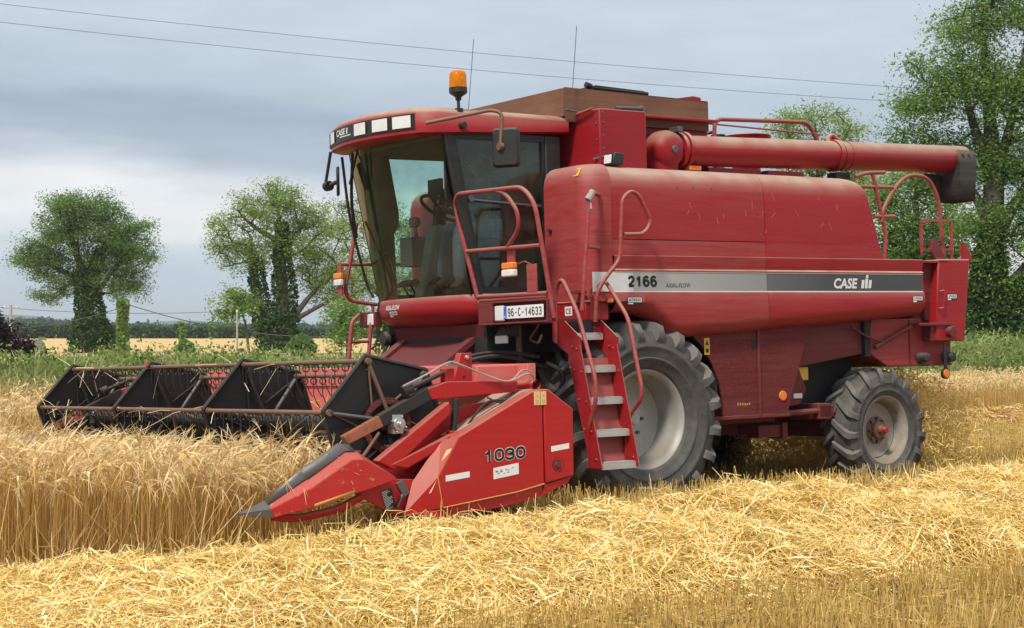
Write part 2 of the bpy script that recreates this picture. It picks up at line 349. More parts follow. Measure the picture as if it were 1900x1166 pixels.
LEAF2 = organic('ash_leaf_light', [(.13, .22, .04), (.23, .345, .075), (.35, .46, .13)], .5)
LEAF3 = organic('ash_leaf_mid', [(.11, .21, .04), (.20, .33, .07), (.31, .44, .125)], .5)
IVYM = organic('ivy_leaf', [(.030, .065, .018), (.055, .105, .026), (.095, .16, .04)], .3)
PURP = organic('copper_leaf', [(.015, .010, .012), (.035, .018, .022), (.06, .03, .035)], .2)
HEDGEM = organic('hedge_leaf', [(.030, .065, .018), (.055, .10, .028), (.085, .14, .04)], .2)
FARM = organic('far_wood_leaf', [(.03, .06, .03), (.05, .085, .04)], 0)
BARK = mat('bark', (.07, .055, .042), .9, var=.35, vscale=3)

def soil(name, c1, c2, scale, c3=None):
    m = bpy.data.materials.new(name); m.use_nodes = True; t = m.node_tree; p = t.nodes['Principled BSDF']; L = t.links.new
    tcn = t.nodes.new('ShaderNodeTexCoord'); nz = t.nodes.new('ShaderNodeTexNoise'); nz.inputs['Scale'].default_value = scale; nz.inputs['Detail'].default_value = 10; nz.inputs['Roughness'].default_value = .7
    L(tcn.outputs['Object'], nz.inputs[0]); r = t.nodes.new('ShaderNodeValToRGB'); r.color_ramp.elements[0].position = .3; r.color_ramp.elements[1].position = .7
    r.color_ramp.elements[0].color = c1 + (1,); r.color_ramp.elements[1].color = c2 + (1,); L(nz.outputs['Fac'], r.inputs[0]); L(r.outputs[0], p.inputs['Base Color'])
    p.inputs['Roughness'].default_value = .95; p.inputs['Specular IOR Level'].default_value = .1; return m

# ================================================================== SETTING
RS = np.random.RandomState(7)
def quadmesh(name, V, quads, tint, mat_, parent=None, tris=None):
    """V (n,3), quads (m,4), tint (n,)"""
    me = bpy.data.meshes.new(name); nq = len(quads); ntri = 0 if tris is None else len(tris)
    me.vertices.add(len(V)); me.vertices.foreach_set('co', np.asarray(V, np.float32).ravel())
    loops = np.asarray(quads, np.int32).ravel(); st = np.arange(nq) * 4; tot = np.full(nq, 4)
    if ntri:
        loops = np.concatenate([loops, np.asarray(tris, np.int32).ravel()]); st = np.concatenate([st, nq * 4 + np.arange(ntri) * 3]); tot = np.concatenate([tot, np.full(ntri, 3)])
    me.loops.add(len(loops)); me.loops.foreach_set('vertex_index', loops)
    me.polygons.add(nq + ntri); me.polygons.foreach_set('loop_start', st.astype(np.int32)); me.polygons.foreach_set('loop_total', tot.astype(np.int32))
    a = me.attributes.new('tint', 'FLOAT', 'POINT'); a.data.foreach_set('value', np.asarray(tint, np.float32))
    me.update(calc_edges=True); me.materials.append(mat_)
    o = bpy.data.objects.new(name, me); COL.objects.link(o); o.parent = parent; return o
class Blades:
    """many thin ribbons gathered into one mesh"""
    def __init__(s): s.V = []; s.Q = []; s.T = []; s.n = 0
    def strips(s, P, w, side, tint):
        """P (N,K,3) centre lines; w (N,K) half widths; side (N,3); tint (N,)"""
        Nn, K = P.shape[:2]; A = P - side[:, None, :] * w[..., None]; B = P + side[:, None, :] * w[..., None]
        V = np.stack([A, B], 2).reshape(-1, 3); base = s.n + np.arange(Nn)[:, None] * 2 * K + np.arange(K - 1)[None] * 2
        s.Q.append(np.stack([base, base + 1, base + 3, base + 2], -1).reshape(-1, 4)); s.V.append(V); s.T.append(np.repeat(tint, 2 * K)); s.n += len(V)
    def quads(s, C, a, b, tint):
        """diamonds at C with half axes a, b"""
        V = np.stack([C - a, C + b, C + a, C - b], 1).reshape(-1, 3); base = s.n + np.arange(len(C))[:, None] * 4 + np.arange(4)[None]
        s.Q.append(base); s.V.append(V); s.T.append(np.repeat(tint, 4)); s.n += len(V)
    def build(s, name, m, parent=None): return quadmesh(name, np.concatenate(s.V), np.concatenate(s.Q), np.concatenate(s.T), m, parent)
def unit(v): return v / np.maximum(1e-9, np.linalg.norm(v, axis=-1, keepdims=True))
def rnd_side(n): a = RS.rand(n) * 2 * np.pi; return np.stack([np.cos(a), np.sin(a), np.zeros(n)], 1)
def in_view(X, Y, m=2.6): u = X / np.maximum(Y, .1) * FP; return (Y > 6) & (np.abs(X) < .2879 * Y + m)
def sample(s0, s1, n0, n1, dens):
    k = RS.poisson(abs((s1 - s0) * (n1 - n0)) * dens); s_ = RS.uniform(s0, s1, k); n_ = RS.uniform(n0, n1, k); X, Y = sn(s_, n_); g = in_view(X, Y)
    return X[g], Y[g], s_[g], n_[g]
def vnoise(x, y, seed=0):                            # smooth value noise
    r = np.random.RandomState(seed).rand(256, 256); xi = np.floor(x).astype(int); yi = np.floor(y).astype(int); fx = x - xi; fy = y - yi
    fx = fx * fx * (3 - 2 * fx); fy = fy * fy * (3 - 2 * fy); g = lambda i, j: r[i % 256, j % 256]
    return (g(xi, yi) * (1 - fx) + g(xi + 1, yi) * fx) * (1 - fy) + (g(xi, yi + 1) * (1 - fx) + g(xi + 1, yi + 1) * fx) * fy

def sheet(name, pts, z, m, kind='structure'):
    me = bpy.data.meshes.new(name); me.from_pydata([(x, y, z) for x, y in pts], [], [tuple(range(len(pts)))]); me.materials.append(m)
    o = bpy.data.objects.new(name, me); COL.objects.link(o); return tag(o, kind=kind)
# one ground sheet to the horizon, the stubble field's soil lying on it
sheet('ground', [(-4000, -60), (4000, -60), (4000, 5900), (-4000, 5900)], -.004, soil('ground_soil', (.10, .11, .04), (.16, .15, .06), .05))
sheet('stubble_field', [(-30, -40), (40, -40), (40, 33), (-30, 33)], 0.0, soil('stubble_soil', (.07, .045, .018), (.22, .145, .055), 3.0))
sheet('far_field', [(-260, 60), (200, 60), (200, 338), (-260, 338)], 0.02, soil('far_field_crop', (.50, .345, .15), (.62, .44, .21), .35))
HILLM = soil('hill_grass', (.05, .09, .04), (.09, .13, .05), .01)
def ridge(name, Y, pts, depth, z_back=0):
    me = MB(); us = np.linspace(-400, 2300, 70); hs = np.interp(us, [p[0] for p in pts], [p[1] for p in pts])
    secs = []
    for u, v in zip(us, hs):
        p = at(u, v, Y); p[2] += (vnoise(np.array([u * .03]), np.array([Y]), 3)[0] - .5) * .06 * p[2]
        secs.append([(p[0] * .8, Y * .8, -2), (p[0] * .93, Y * .93, p[2] * .75), (p[0], Y, p[2]), (p[0] * (1 + depth / Y), Y + depth, p[2] * .6)])
    me.loft(secs, closed=False); o = me.build(name, HILLM, smooth=180); return tag(o, kind='structure')
ridge('hills', 3800, [(-400, 578), (-50, 582), (60, 585), (130, 596), (260, 601), (330, 594), (430, 599), (520, 606), (900, 600), (1500, 606), (2300, 600)], 500)

# ---- hedge and far wood at the end of the far field
def leafy(bl, C, size, n_each, spread, tint0, tvar=.25):
    n = len(C) * n_each; idx = np.repeat(np.arange(len(C)), n_each); P = C[idx] + RS.randn(n, 3) * spread
    d = unit(RS.randn(n, 3)); e = unit(np.cross(d, RS.randn(n, 3))); s_ = size * (.6 + .8 * RS.rand(n))
    bl.quads(P, d * s_[:, None], e * (s_ * .55)[:, None], np.clip(np.repeat(tint0, n_each) + RS.randn(n) * tvar, 0, 1))
def band(name, Y, us, vtop, base_z, dens, size, n_each, m, thick, step):
    bl = Blades(); C = []; T = []
    for u in np.arange(us[0], us[1], step):
        top = at(u, np.interp(u, *vtop) + RS.randn() * 1.2, Y + RS.rand() * thick)
        for z in np.arange(base_z, top[2], dens): C.append((top[0] + RS.randn() * step * Y / FP * .4, top[1], min(top[2], z + RS.rand() * dens))); T.append(.25 + .5 * RS.rand())
    leafy(bl, np.array(C), size, n_each, (size * .9, size, size * .7), np.array(T)); return bl.build(name, m)
h = band('hedge', 340, (-60, 1960), ([-60, 40, 200, 420, 640, 900, 1400, 1960], [604, 604, 607, 611, 614, 614, 614, 614]), 0, .55, .34, 26, HEDGEM, 5, 6)
tag(h, 'long dark green hedge across the end of the far pale field', 'hedge')
w_ = band('far_wood', 900, (-80, 1980), ([-80, 0, 110, 150, 300, 380, 480, 700, 900, 1200, 1980], [597, 594, 596, 601, 607, 605, 607, 605, 604, 604, 600]), 0, 2.4, 1.1, 22, FARM, 60, 4)
tag(w_, kind='stuff')

# ---- trees
def make_tree(name, label, base, ells, ncl, per, leaf, lm, trunk, ivy=(), group=None, cat='tree', seed=1, tw=.05, spread=.55, flat=.6, tr=.16):
    """trunk = [polyline, ...] of points; crown grown by linking twig ends to the nearest limb"""
    global RS; RS = np.random.RandomState(seed); base = np.array(base, float)
    root = empty(name, tuple(base), label=label, cat=cat, group=group or ('ash trees along the field edge' if name == 'ash_tree' else None))
    # crown points, more of them near the crown's outside
    vol = np.array([e[3] * e[4] * e[5] for e in ells]); cnt = np.maximum(3, (ncl * vol ** .8 / (vol ** .8).sum()).astype(int)); A = []
    for e, c in zip(ells, cnt):
        d = unit(RS.randn(c, 3)); r = RS.rand(c) ** .45
        A.append(np.array(e[:3]) + d * r[:, None] * np.array(e[3:6]))
    A = np.concatenate(A) - base
    nodes = []; par = []; fixed_r = {}
    for ti, tl in enumerate(trunk):
        pts = [Vector(np.array(p[:3]) - base) for p in tl]; c = curve(pts, 14); r0, r1 = tl[0][3], tl[-1][3]
        for i, p in enumerate(c):
            nodes.append(np.array(p)); k = len(nodes) - 1
            if i == 0 and ti > 0:
                dd = [np.linalg.norm(nodes[j] - nodes[k]) for j in range(k)]; par.append(int(np.argmin(dd)))
            else: par.append(k - 1 if i else -1)
            fixed_r[k] = r0 + (r1 - r0) * i / (len(c) - 1)
    top = nodes[len(nodes) - 1]; order = np.argsort(np.min([np.linalg.norm(A - nodes[j], axis=1) for j in range(0, len(nodes), 3)], 0))
    NA = np.array(nodes); load = np.zeros(len(nodes)); tips = []
    for i in order:
        p = A[i]; dv = p - NA; dist = np.linalg.norm(dv, axis=1); pen = dist * (1 + .9 * np.maximum(0, -dv[:, 2] / np.maximum(dist, .01)))
        j = int(np.argmin(pen)); L = dist[j]; m = max(1, int(L / .9)); prev = j; new = []
        for k in range(1, m + 1):
            t = k / m; qn = NA[j] * (1 - t) + p * t + RS.randn(3) * .06 * L * (1 if k < m else .3) * np.array([1, 1, .7]); qn[2] += .10 * L * math.sin(math.pi * t)
            new.append(qn); par.append(prev); prev = len(NA) + len(new) - 1
        NA = np.concatenate([NA, np.array(new)]); load = np.concatenate([load, np.zeros(len(new))]); load[-1] = 1; tips.append(len(NA) - 1)
    for k in range(len(NA) - 1, 0, -1):
        if par[k] >= 0: load[par[k]] += load[k]
    rad = np.maximum(tw * .35, tw * .42 * load ** .43)
    for k, v in fixed_r.items(): rad[k] = max(v, 0.02)
    V = []; F = []; ns = 6; ang = np.arange(ns) * 2 * np.pi / ns
    for k in range(1, len(NA)):
        pk = par[k]
        if pk < 0: continue
        a, b = NA[pk], NA[k]; t = b - a; l = np.linalg.norm(t)
        if l < 1e-4: continue
        t /= l; o_ = np.array([1., 0, 0]) if abs(t[0]) < .8 else np.array([0, 1., 0]); e1 = np.cross(t, o_); e1 /= np.linalg.norm(e1); e2 = np.cross(t, e1)
        ra = min(rad[pk], rad[k] * 1.35); rb = rad[k]; n0 = len(V)
        for p, r in ((a, ra), (b + t * rb * .3, rb)):
            V += [tuple(p + (e1 * math.cos(x) + e2 * math.sin(x)) * r) for x in ang]
        F += [(n0 + i, n0 + (i + 1) % ns, n0 + ns + (i + 1) % ns, n0 + ns + i) for i in range(ns)]
    mb = MB(); mb.V = V; mb.F = F; mb.M = [0] * len(F)
    me = bpy.data.meshes.new('trunk'); me.from_pydata(V, [], F); me.materials.append(BARK); me.polygons.foreach_set('use_smooth', [True] * len(F))
    o = bpy.data.objects.new('trunk', me); COL.objects.link(o); o.parent = root
    # foliage: sprays of leaflets round every twig end and along its last limb
    bl = Blades(); C = []; T = []
    for k in tips:
        ct = .2 + .6 * RS.rand(); C.append(NA[k]); T.append(ct); pk = par[k]
        if pk >= 0 and RS.rand() < .7: C.append(NA[k] * .45 + NA[pk] * .55 + RS.randn(3) * .2); T.append(ct)
    C = np.array(C); T = np.array(T); n = len(C) * per; idx = np.repeat(np.arange(len(C)), per)
    sp = (.55 + .9 * RS.rand(len(C)))[idx][:, None]; P = C[idx] + 1.9 * np.tanh(RS.randn(n, 3) / 1.9) * np.array([spread, spread, spread * flat]) * sp
    d = RS.randn(n, 3); d[:, 2] = d[:, 2] * .45 - .35; d = unit(d); e = unit(np.cross(d, RS.randn(n, 3) * .6 + np.array([0, 0, 1.]))); s_ = leaf * (.55 + .9 * RS.rand(n))
    bl.quads(P, d * s_[:, None], e * (s_ * .42)[:, None], np.clip(T[idx] + RS.randn(n) * tr, 0, 1))
    bl.build('crown', lm, root)
    if len(ivy):
        bi = Blades()
        for (p0, p1, r0, r1, n_) in ivy:
            p0 = np.array(p0) - base; p1 = np.array(p1) - base; t = RS.rand(n_); a = RS.rand(n_) * 2 * np.pi; r = (r0 + (r1 - r0) * t) * (.6 + .4 * np.sqrt(RS.rand(n_))) * (.78 + .45 * vnoise(t * 9, a * 1.5, seed))
            P = p0 + (p1 - p0) * t[:, None] + np.stack([np.cos(a) * r, np.sin(a) * r, RS.randn(n_) * .1], 1)
            d = unit(RS.randn(n_, 3) + np.array([0, 0, -.5])); e = unit(np.cross(d, RS.randn(n_, 3))); s_ = max(leaf * 1.45, .10) * (.6 + .7 * RS.rand(n_))
            bi.quads(P, d * s_[:, None], e * (s_ * .7)[:, None], np.clip(.45 + .22 * RS.randn(n_), 0, 1))
        bi.build('ivy', IVYM, root)
    return root
def E(Y, *rows):                                      # crown masses measured in the photo: (u, v, half width, half height)
    o = []
    for u, v, ru, rv in rows:
        p = at(u, v, Y); k = Y / FP; o.append((p[0], p[1] + (RS.rand() - .5) * ru * k * .6, p[2], ru * k, .5 * (ru + rv) * k * .9, rv * k))
    return o
def G(u, Y): p = at(u, 612, Y); return (p[0], p[1], 0.0)
def TP(Y, *rows):                                     # trunk line: (u, v, radius in metres)
    return [tuple(at(u, v, Y)) + (r,) for u, v, r in rows]
Y1 = 128
make_tree('ash_tree', 'broad ash tree with an ivy-wrapped trunk standing alone left of the header', G(165, Y1),
    E(Y1, (160, 430, 95, 62), (70, 470, 45, 48), (238, 455, 52, 58), (235, 535, 45, 36), (95, 545, 40, 24), (160, 385, 85, 28), (120, 500, 60, 40), (200, 500, 60, 50), (50, 480, 30, 22), (262, 480, 28, 30)), 400, 110, .082, LEAF1,
    [TP(Y1, (165, 655, .55), (163, 580, .5), (158, 520, .42), (135, 450, .22), (128, 410, .12)), TP(Y1, (160, 540, .35), (180, 490, .25), (200, 440, .12)), TP(Y1, (166, 560, .3), (190, 530, .2), (225, 480, .1)), TP(Y1, (150, 520, .25), (110, 500, .14), (75, 480, .08))],
    [(at(170, 652, Y1), at(168, 590, Y1), 1.75, 1.15, 3000), (at(168, 600, Y1), at(160, 500, Y1), 1.15, .8, 2600), (at(160, 545, Y1), at(185, 470, Y1), .8, .4, 900), (at(190, 640, Y1), at(180, 610, Y1), 1.2, .9, 900)], seed=11, spread=.5)
Y2 = 118
make_tree('ash_tree', 'tall open-crowned ash with two ivy-covered stems just left of the cab', G(520, Y2),
    E(Y2, (490, 375, 62, 46), (440, 430, 52, 48), (530, 420, 75, 60), (420, 475, 34, 40), (470, 470, 55, 40), (590, 430, 60, 55), (560, 500, 60, 40), (432, 560, 34, 30), (600, 500, 45, 50), (500, 350, 30, 22), (545, 370, 34, 28), (610, 545, 48, 32), (655, 515, 48, 40)), 340, 76, .08, LEAF2,
    [TP(Y2, (522, 655, .6), (525, 580, .5), (522, 500, .38), (520, 440, .25), (515, 380, .1)), TP(Y2, (500, 640, .4), (482, 570, .3), (472, 490, .2), (465, 440, .1)), TP(Y2, (530, 610, .26), (575, 550, .16), (620, 510, .08)), TP(Y2, (522, 470, .2), (560, 420, .12), (575, 390, .06)), TP(Y2, (520, 450, .2), (470, 420, .12), (440, 390, .06)), TP(Y2, (535, 600, .2), (590, 570, .12), (640, 545, .05))],
    [(at(515, 652, Y2), at(515, 580, Y2), 1.5, 1.2, 2400), (at(530, 600, Y2), at(522, 415, Y2), 1.05, .45, 3000), (at(490, 610, Y2), at(472, 478, Y2), .8, .5, 1800)], seed=12, tw=.055, spread=.5)
Y3 = 125
make_tree('ash_tree', 'light green ash seen beside and through the cab windscreen', G(720, Y3),
    E(Y3, (640, 410, 50, 48), (700, 400, 60, 60), (660, 490, 62, 60), (760, 450, 70, 60), (720, 530, 80, 50), (800, 500, 60, 70), (650, 560, 40, 34), (680, 360, 28, 26), (830, 560, 50, 50)), 280, 80, .08, LEAF2,
    [TP(Y3, (720, 660, .45), (718, 560, .38), (712, 470, .22), (705, 400, .1)), TP(Y3, (718, 570, .25), (770, 500, .14), (790, 450, .06)), TP(Y3, (716, 560, .22), (670, 510, .14), (640, 450, .07))],
    [(at(722, 655, Y3), at(716, 560, Y3), 1.1, .6, 1500)], seed=13)
make_tree('sapling', 'slim young tree in front of the far hedge beside the cab steps', G(645, 95),
    E(95, (640, 585, 42, 32), (640, 625, 34, 24), (655, 600, 38, 30)), 80, 22, .11, LEAF3, [TP(95, (645, 665, .1), (643, 610, .07), (640, 560, .03))], seed=14, tw=.03, cat='tree', spread=.4)
make_tree('tree_in_ivy', 'leaning low crown hanging over the wooden pole left of the tall ash', G(452, 112),
    E(112, (425, 575, 26, 30), (450, 560, 26, 22), (440, 545, 22, 16)), 40, 26, .13, LEAF3, [TP(112, (462, 655, .1), (455, 600, .08), (440, 560, .04))], seed=15, tw=.03, cat='tree', spread=.4)
Y5 = 84
make_tree('ash_tree', 'pale feathery tree top showing above the unloading auger', G(1515, Y5),
    E(Y5, (1515, 215, 80, 30), (1470, 250, 55, 50), (1560, 245, 50, 34), (1520, 300, 90, 60), (1600, 330, 60, 60)), 170, 44, .075, LEAF2,
    [TP(Y5, (1515, 655, .4), (1520, 450, .3), (1520, 310, .16), (1512, 230, .05)), TP(Y5, (1520, 330, .14), (1560, 270, .08), (1580, 230, .04)), TP(Y5, (1518, 340, .14), (1475, 280, .08), (1455, 225, .04))], seed=16, tw=.035, spread=.42)
Y6 = 66
make_tree('ash_tree', 'dense leafy tree filling the gap behind the rear handrails', G(1695, Y6),
    E(Y6, (1700, 350, 62, 46), (1665, 440, 52, 60), (1740, 430, 60, 70), (1690, 520, 70, 60), (1640, 360, 36, 40), (1760, 540, 60, 70), (1700, 590, 80, 40), (1625, 500, 40, 60)), 320, 84, .07, LEAF3,
    [TP(Y6, (1695, 660, .35), (1700, 520, .28), (1700, 420, .15), (1700, 340, .06)), TP(Y6, (1698, 540, .2), (1660, 460, .1), (1645, 400, .05)), TP(Y6, (1698, 520, .2), (1745, 450, .1), (1760, 400, .05))],
    [(at(1700, 650, Y6), at(1700, 470, Y6), .9, .5, 1500)], seed=17, tw=.035, spread=.42)
Y4 = 60
make_tree('ash_tree', 'towering ash with an ivy-clad trunk at the right edge behind the harvester', G(1845, Y4),
    E(Y4, (1790, 50, 62, 52), (1850, 20, 70, 60), (1745, 120, 46, 40), (1700, 110, 24, 20), (1730, 190, 80, 44), (1800, 150, 80, 60), (1860, 170, 70, 70), (1680, 190, 34, 20), (1700, 270, 64, 36), (1665, 245, 30, 18), (1790, 290, 80, 50), (1870, 300, 70, 60), (1900, 420, 70, 70), (1820, 430, 60, 60), (1900, 560, 70, 50), (1950, 180, 90, 110), (1830, 540, 50, 60), (1860, -80, 90, 70), (1980, 350, 90, 100)), 680, 84, .062, LEAF3,
    [TP(Y4, (1842, 665, .62), (1836, 560, .55), (1838, 440, .45), (1845, 330, .32), (1838, 240, .22), (1828, 120, .12), (1825, 30, .05)), TP(Y4, (1838, 470, .3), (1870, 400, .2), (1900, 350, .14), (1940, 270, .07)), TP(Y4, (1842, 330, .24), (1815, 260, .16), (1795, 190, .1), (1780, 130, .05)), TP(Y4, (1842, 340, .22), (1870, 250, .15), (1890, 160, .1), (1905, 60, .05)),
     TP(Y4, (1838, 420, .22), (1800, 350, .12), (1750, 310, .06)), TP(Y4, (1845, 560, .25), (1880, 520, .16), (1920, 470, .08)), TP(Y4, (1842, 300, .14), (1880, 260, .1), (1940, 230, .05))],
    [(at(1842, 655, Y4), at(1836, 480, Y4), .85, .6, 4200), (at(1836, 500, Y4), at(1842, 360, Y4), .55, .25, 1600), (at(1890, 655, Y4), at(1880, 520, Y4), .7, .4, 2000), (at(1810, 650, Y4), at(1800, 520, Y4), .6, .4, 1500)], seed=18, tw=.036, spread=.42)

# ---- ivy-covered post, bush, shrubs
def ivy_thing(name, label, cat, u, Y, v0, v1, r, n, leaf, m=IVYM, core=.12, blob=None):
    global RS; RS = np.random.RandomState(int(u) + 3); g = G(u, Y); root = empty(name, g, label=label, cat=cat)
    zt = at(u, v1, Y)[2]; MB().tube([(0, 0, -.1), (.03, 0, zt * .5), (0, 0, zt - .1)], core, 8).build('stem', BARK, root)
    bl = Blades(); t = RS.rand(n); a = RS.rand(n) * 2 * np.pi; rr = r * (.5 + .5 * np.sqrt(RS.rand(n))) * (.7 + .6 * vnoise(t * 8, a, 5))
    if blob: rr = rr * np.sin(np.clip(t * .9 + .12, 0, 1) * np.pi) ** .6
    P = np.stack([np.cos(a) * rr, np.sin(a) * rr, t * zt], 1); d = unit(RS.randn(n, 3) + [0, 0, -.4]); e = unit(np.cross(d, RS.randn(n, 3))); s_ = leaf * (.6 + .7 * RS.rand(n))
    bl.quads(P, d * s_[:, None], e * (s_ * .65)[:, None], np.clip(.55 + .25 * RS.randn(n), 0, 1)); bl.build('foliage', m, root); return root
ivy_thing('ivy_post', 'narrow dead trunk wrapped in bright ivy right of the lone ash', 'ivy post', 228, 120, 655, 556, .36, 1500, .16, LEAF3)
ivy_thing('ivy_stub', 'thin post with a small ivy bush at its foot in the far field', 'ivy post', 337, 115, 655, 598, .14, 300, .12, LEAF3, .06)
ivy_thing('bush', 'small round green bush at the foot of the thin post', 'bush', 344, 112, 655, 632, .62, 900, .14, LEAF1, .05, True)
ivy_thing('bush', 'round green bush on the field edge beside the tall ash', 'bush', 560, 112, 655, 622, .9, 1200, .16, LEAF1, .05, True)
make_tree('copper_shrub', 'dark purple copper-leaved shrub at the left edge of the picture', G(-8, 70),
    E(70, (-8, 622, 18, 16), (-25, 610, 24, 26), (4, 642, 24, 10)), 60, 40, .11, PURP, [TP(70, (-8, 665, .08), (-5, 620, .05), (0, 595, .02))], cat='shrub', seed=21, tw=.025, spread=.3)
make_tree('copper_hedge', 'low dark purple hedge between the copper shrub and the road sign', G(45, 72),
    E(72, (30, 646, 24, 8), (55, 645, 16, 8), (40, 648, 26, 8)), 40, 40, .10, PURP, [TP(72, (45, 665, .05), (45, 650, .03), (46, 642, .02))], cat='hedge', seed=22, tw=.02, spread=.2)

# ---- poles, wires, road sign
def pole(u, Y, v_top, label, r=.11, arm=False):
    g = G(u, Y); root = empty('utility_pole', g, label=label, cat='pole', group='poles carrying the overhead wires'); zt = at(u, v_top, Y)[2]
    MB().tube([(0, 0, -.3), (0, 0, zt)], [r, r * .75], 10).build('pole_shaft', CONC, root)
    if arm: MB().box(-.7, .7, -.05, .05, zt - .35, zt - .22).build('cross_arm', CONC, root, .01)
    for x in ((-.5, .5) if arm else (0,)): MB().lathe([(0, .16), (.05, .14), (.06, .05), (.03, 0), (0, 0)], (x, 0, zt - .22 if arm else zt), 'z', 8).build('insulator', WHITE, root)
pole(20, 150, 566, 'grey utility pole with a cross arm near the left edge', .16, True)
pole(440, 108, 580, 'short pale wooden pole under the leaning crown left of the tall ash', .07)
def wire(name, a, b, sag, r, label, cat='power line'):
    a, b = Vector(a), Vector(b); P = [a.lerp(b, t / 40) - Vector((0, 0, sag * 4 * (t / 40) * (1 - t / 40))) for t in range(41)]
    o = MB().tube(P, r, 5).build(name, mat('wire_' + str(len(MATS)), (.07, .075, .08), .7), smooth=180); return tag(o, label, cat, 'overhead wires')
wire('power_line', at(-150, -10, 46), at(2100, 190, 52), .25, .006, 'upper of two thin overhead wires crossing the sky above the harvester')
wire('power_line', at(-150, 24, 46), at(2100, 212, 52), .30, .006, 'lower of two thin overhead wires crossing the sky above the harvester')
wire('power_line', at(-90, 562, 150), at(440, 577, 150), .5, .022, 'thin slack wire running from the grey pole behind the lone ash')
wire('power_line', at(240, 566, 112), at(700, 622, 112), .8, .03, 'thicker dark cable sloping down to the right behind the ivy post')
wire('power_line', at(-60, 608, 128.2), at(240, 566, 112), .6, .025, 'dark cable rising from the left edge to the lone ash')
def road_sign():
    Y = 62; g = G(73, Y); root = empty('road_sign', g, label='grey back of a diamond road sign on a post at the left', cat='road sign'); c = at(73, 638, Y)[2]; r = .2
    MB().tube([(0, .03, -.2), (0, .03, c + r * .7)], .03, 10).build('post', CONC, root)
    MB().prism([(-r, c), (0, c - r), (r, c), (0, c + r)], 'y', 0, .012).build('sign_plate', mat('sign_back', (.16, .18, .19), .6), root, .004)
    m = MB(); m.box(-.12, .12, -.012, -.001, c + .03, c + .055); m.box(-.12, .12, -.012, -.001, c - .06, c - .035); m.build('bracket', CONC, root)
road_sign()

# ---- verge bank and its grasses
RS = np.random.RandomState(31)
def verge():
    xs = np.linspace(-14, 15, 80); secs = []
    cy = lambda x: 30.5 + .6 * (x + 8)
    hh = lambda x: .56 + .22 * vnoise(x * .35 + 40, x * 0 + 1, 4) + .03 * np.clip(x, 0, 12)
    for x in xs:
        y = cy(x); h_ = float(hh(np.array([x]))[0]); secs.append([(x, y - 2.6, -.01), (x, y - 1.4, h_ * .55), (x, y, h_), (x, y + 2, h_ * 1.05), (x, y + 6, h_ * .7), (x, y + 14, -.02)])
    o = MB().loft(secs, closed=False).build('verge_bank', soil('bank_earth', (.05, .07, .02), (.10, .12, .035), 1.5), smooth=180); tag(o, kind='structure')
    bl = Blades(); n = 70000; x = RS.uniform(-13, 14, n); off = RS.uniform(-2.4, 3.2, n); y = cy(x) + off
    prof = np.interp(off, [-2.6, -1.4, 0, 2, 6], [0, .55, 1, 1.05, .7]); z = prof * hh(x)
    patch = vnoise(x * .8 + 7, y * .6, 9); pale = vnoise(x * 1.1 + 30, y * .8, 12) > .58; L = (.20 + .34 * RS.rand(n)) * (.6 + .7 * patch)
    d = unit(np.concatenate([RS.randn(n, 2) * .32, np.ones((n, 1))], 1)); K = 3; t = np.linspace(0, 1, K); P0 = np.stack([x, y, z - .05], 1); bend = RS.randn(n, 2) * .16
    P = P0[:, None] + d[:, None] * (L[:, None] * t[None])[..., None]; P[:, :, :2] += bend[:, None] * (t ** 2)[None, :, None]
    w = np.where(RS.rand(n) < .3, .016, .008)[:, None] * np.array([1, .8, .2])[None]
    bl.strips(P, w, rnd_side(n), np.clip(np.where(pale, .85, .28 + .4 * patch) + RS.randn(n) * .12, 0, 1))
    # broad-leaved weeds in clumps, and seed heads
    m = 1100; cx = RS.uniform(-13, 14, m); co = RS.uniform(-2.2, 2.5, m); C = np.stack([cx, cy(cx) + co, np.interp(co, [-2.6, -1.4, 0, 2, 6], [0, .55, 1, 1.05, .7]) * hh(cx) + .15 + .25 * RS.rand(m)], 1)
    keep = vnoise(cx * .5 + 3, C[:, 1] * .5, 17) > .35; C = C[keep]; leafy(bl, C, .045, 46, (.22, .22, .17), .15 + .4 * RS.rand(len(C)), .12)
    k = 2600; x = RS.uniform(-13, 14, k); off = RS.uniform(-2, 3, k); z = np.interp(off, [-2.6, -1.4, 0, 2, 6], [0, .55, 1, 1.05, .7]) * hh(x); H_ = .35 + .35 * RS.rand(k)
    P = np.stack([x, cy(x) + off, z], 1)[:, None] + np.array([0, 0, 1.])[None, None] * (H_[:, None] * np.array([0, .7, .85, 1])[None])[..., None]; lean = RS.randn(k, 2) * .2; P[:, :, :2] += lean[:, None] * np.array([0, .5, .8, 1.15])[None, :, None]
    bl.strips(P, np.array([.004, .004, .010, .004])[None].repeat(k, 0), rnd_side(k), np.clip(.88 + RS.randn(k) * .1, 0, 1))
    tag(bl.build('verge_grass', GRASSM), kind='stuff')
verge()
# rough grass further back, up to the trees
def rough():
    bl = Blades(); n = 16000; Y = 40 + 25 * RS.rand(n) ** 1.2; X = RS.uniform(-.31, .31, n) * Y; L = .35 + .5 * RS.rand(n)
    P = np.stack([X, Y + 8, np.zeros(n)], 1)[:, None] + np.stack([RS.randn(n) * .15, RS.randn(n) * .15, np.ones(n)], 1)[:, None] * (L[:, None] * np.array([0, .6, 1.])[None])[..., None]
    bl.strips(P, np.array([.03, .025, .008])[None].repeat(n, 0), rnd_side(n), np.clip(.45 + .3 * RS.randn(n), 0, 1)); tag(bl.build('rough_grass', GRASSM), kind='stuff')
rough()

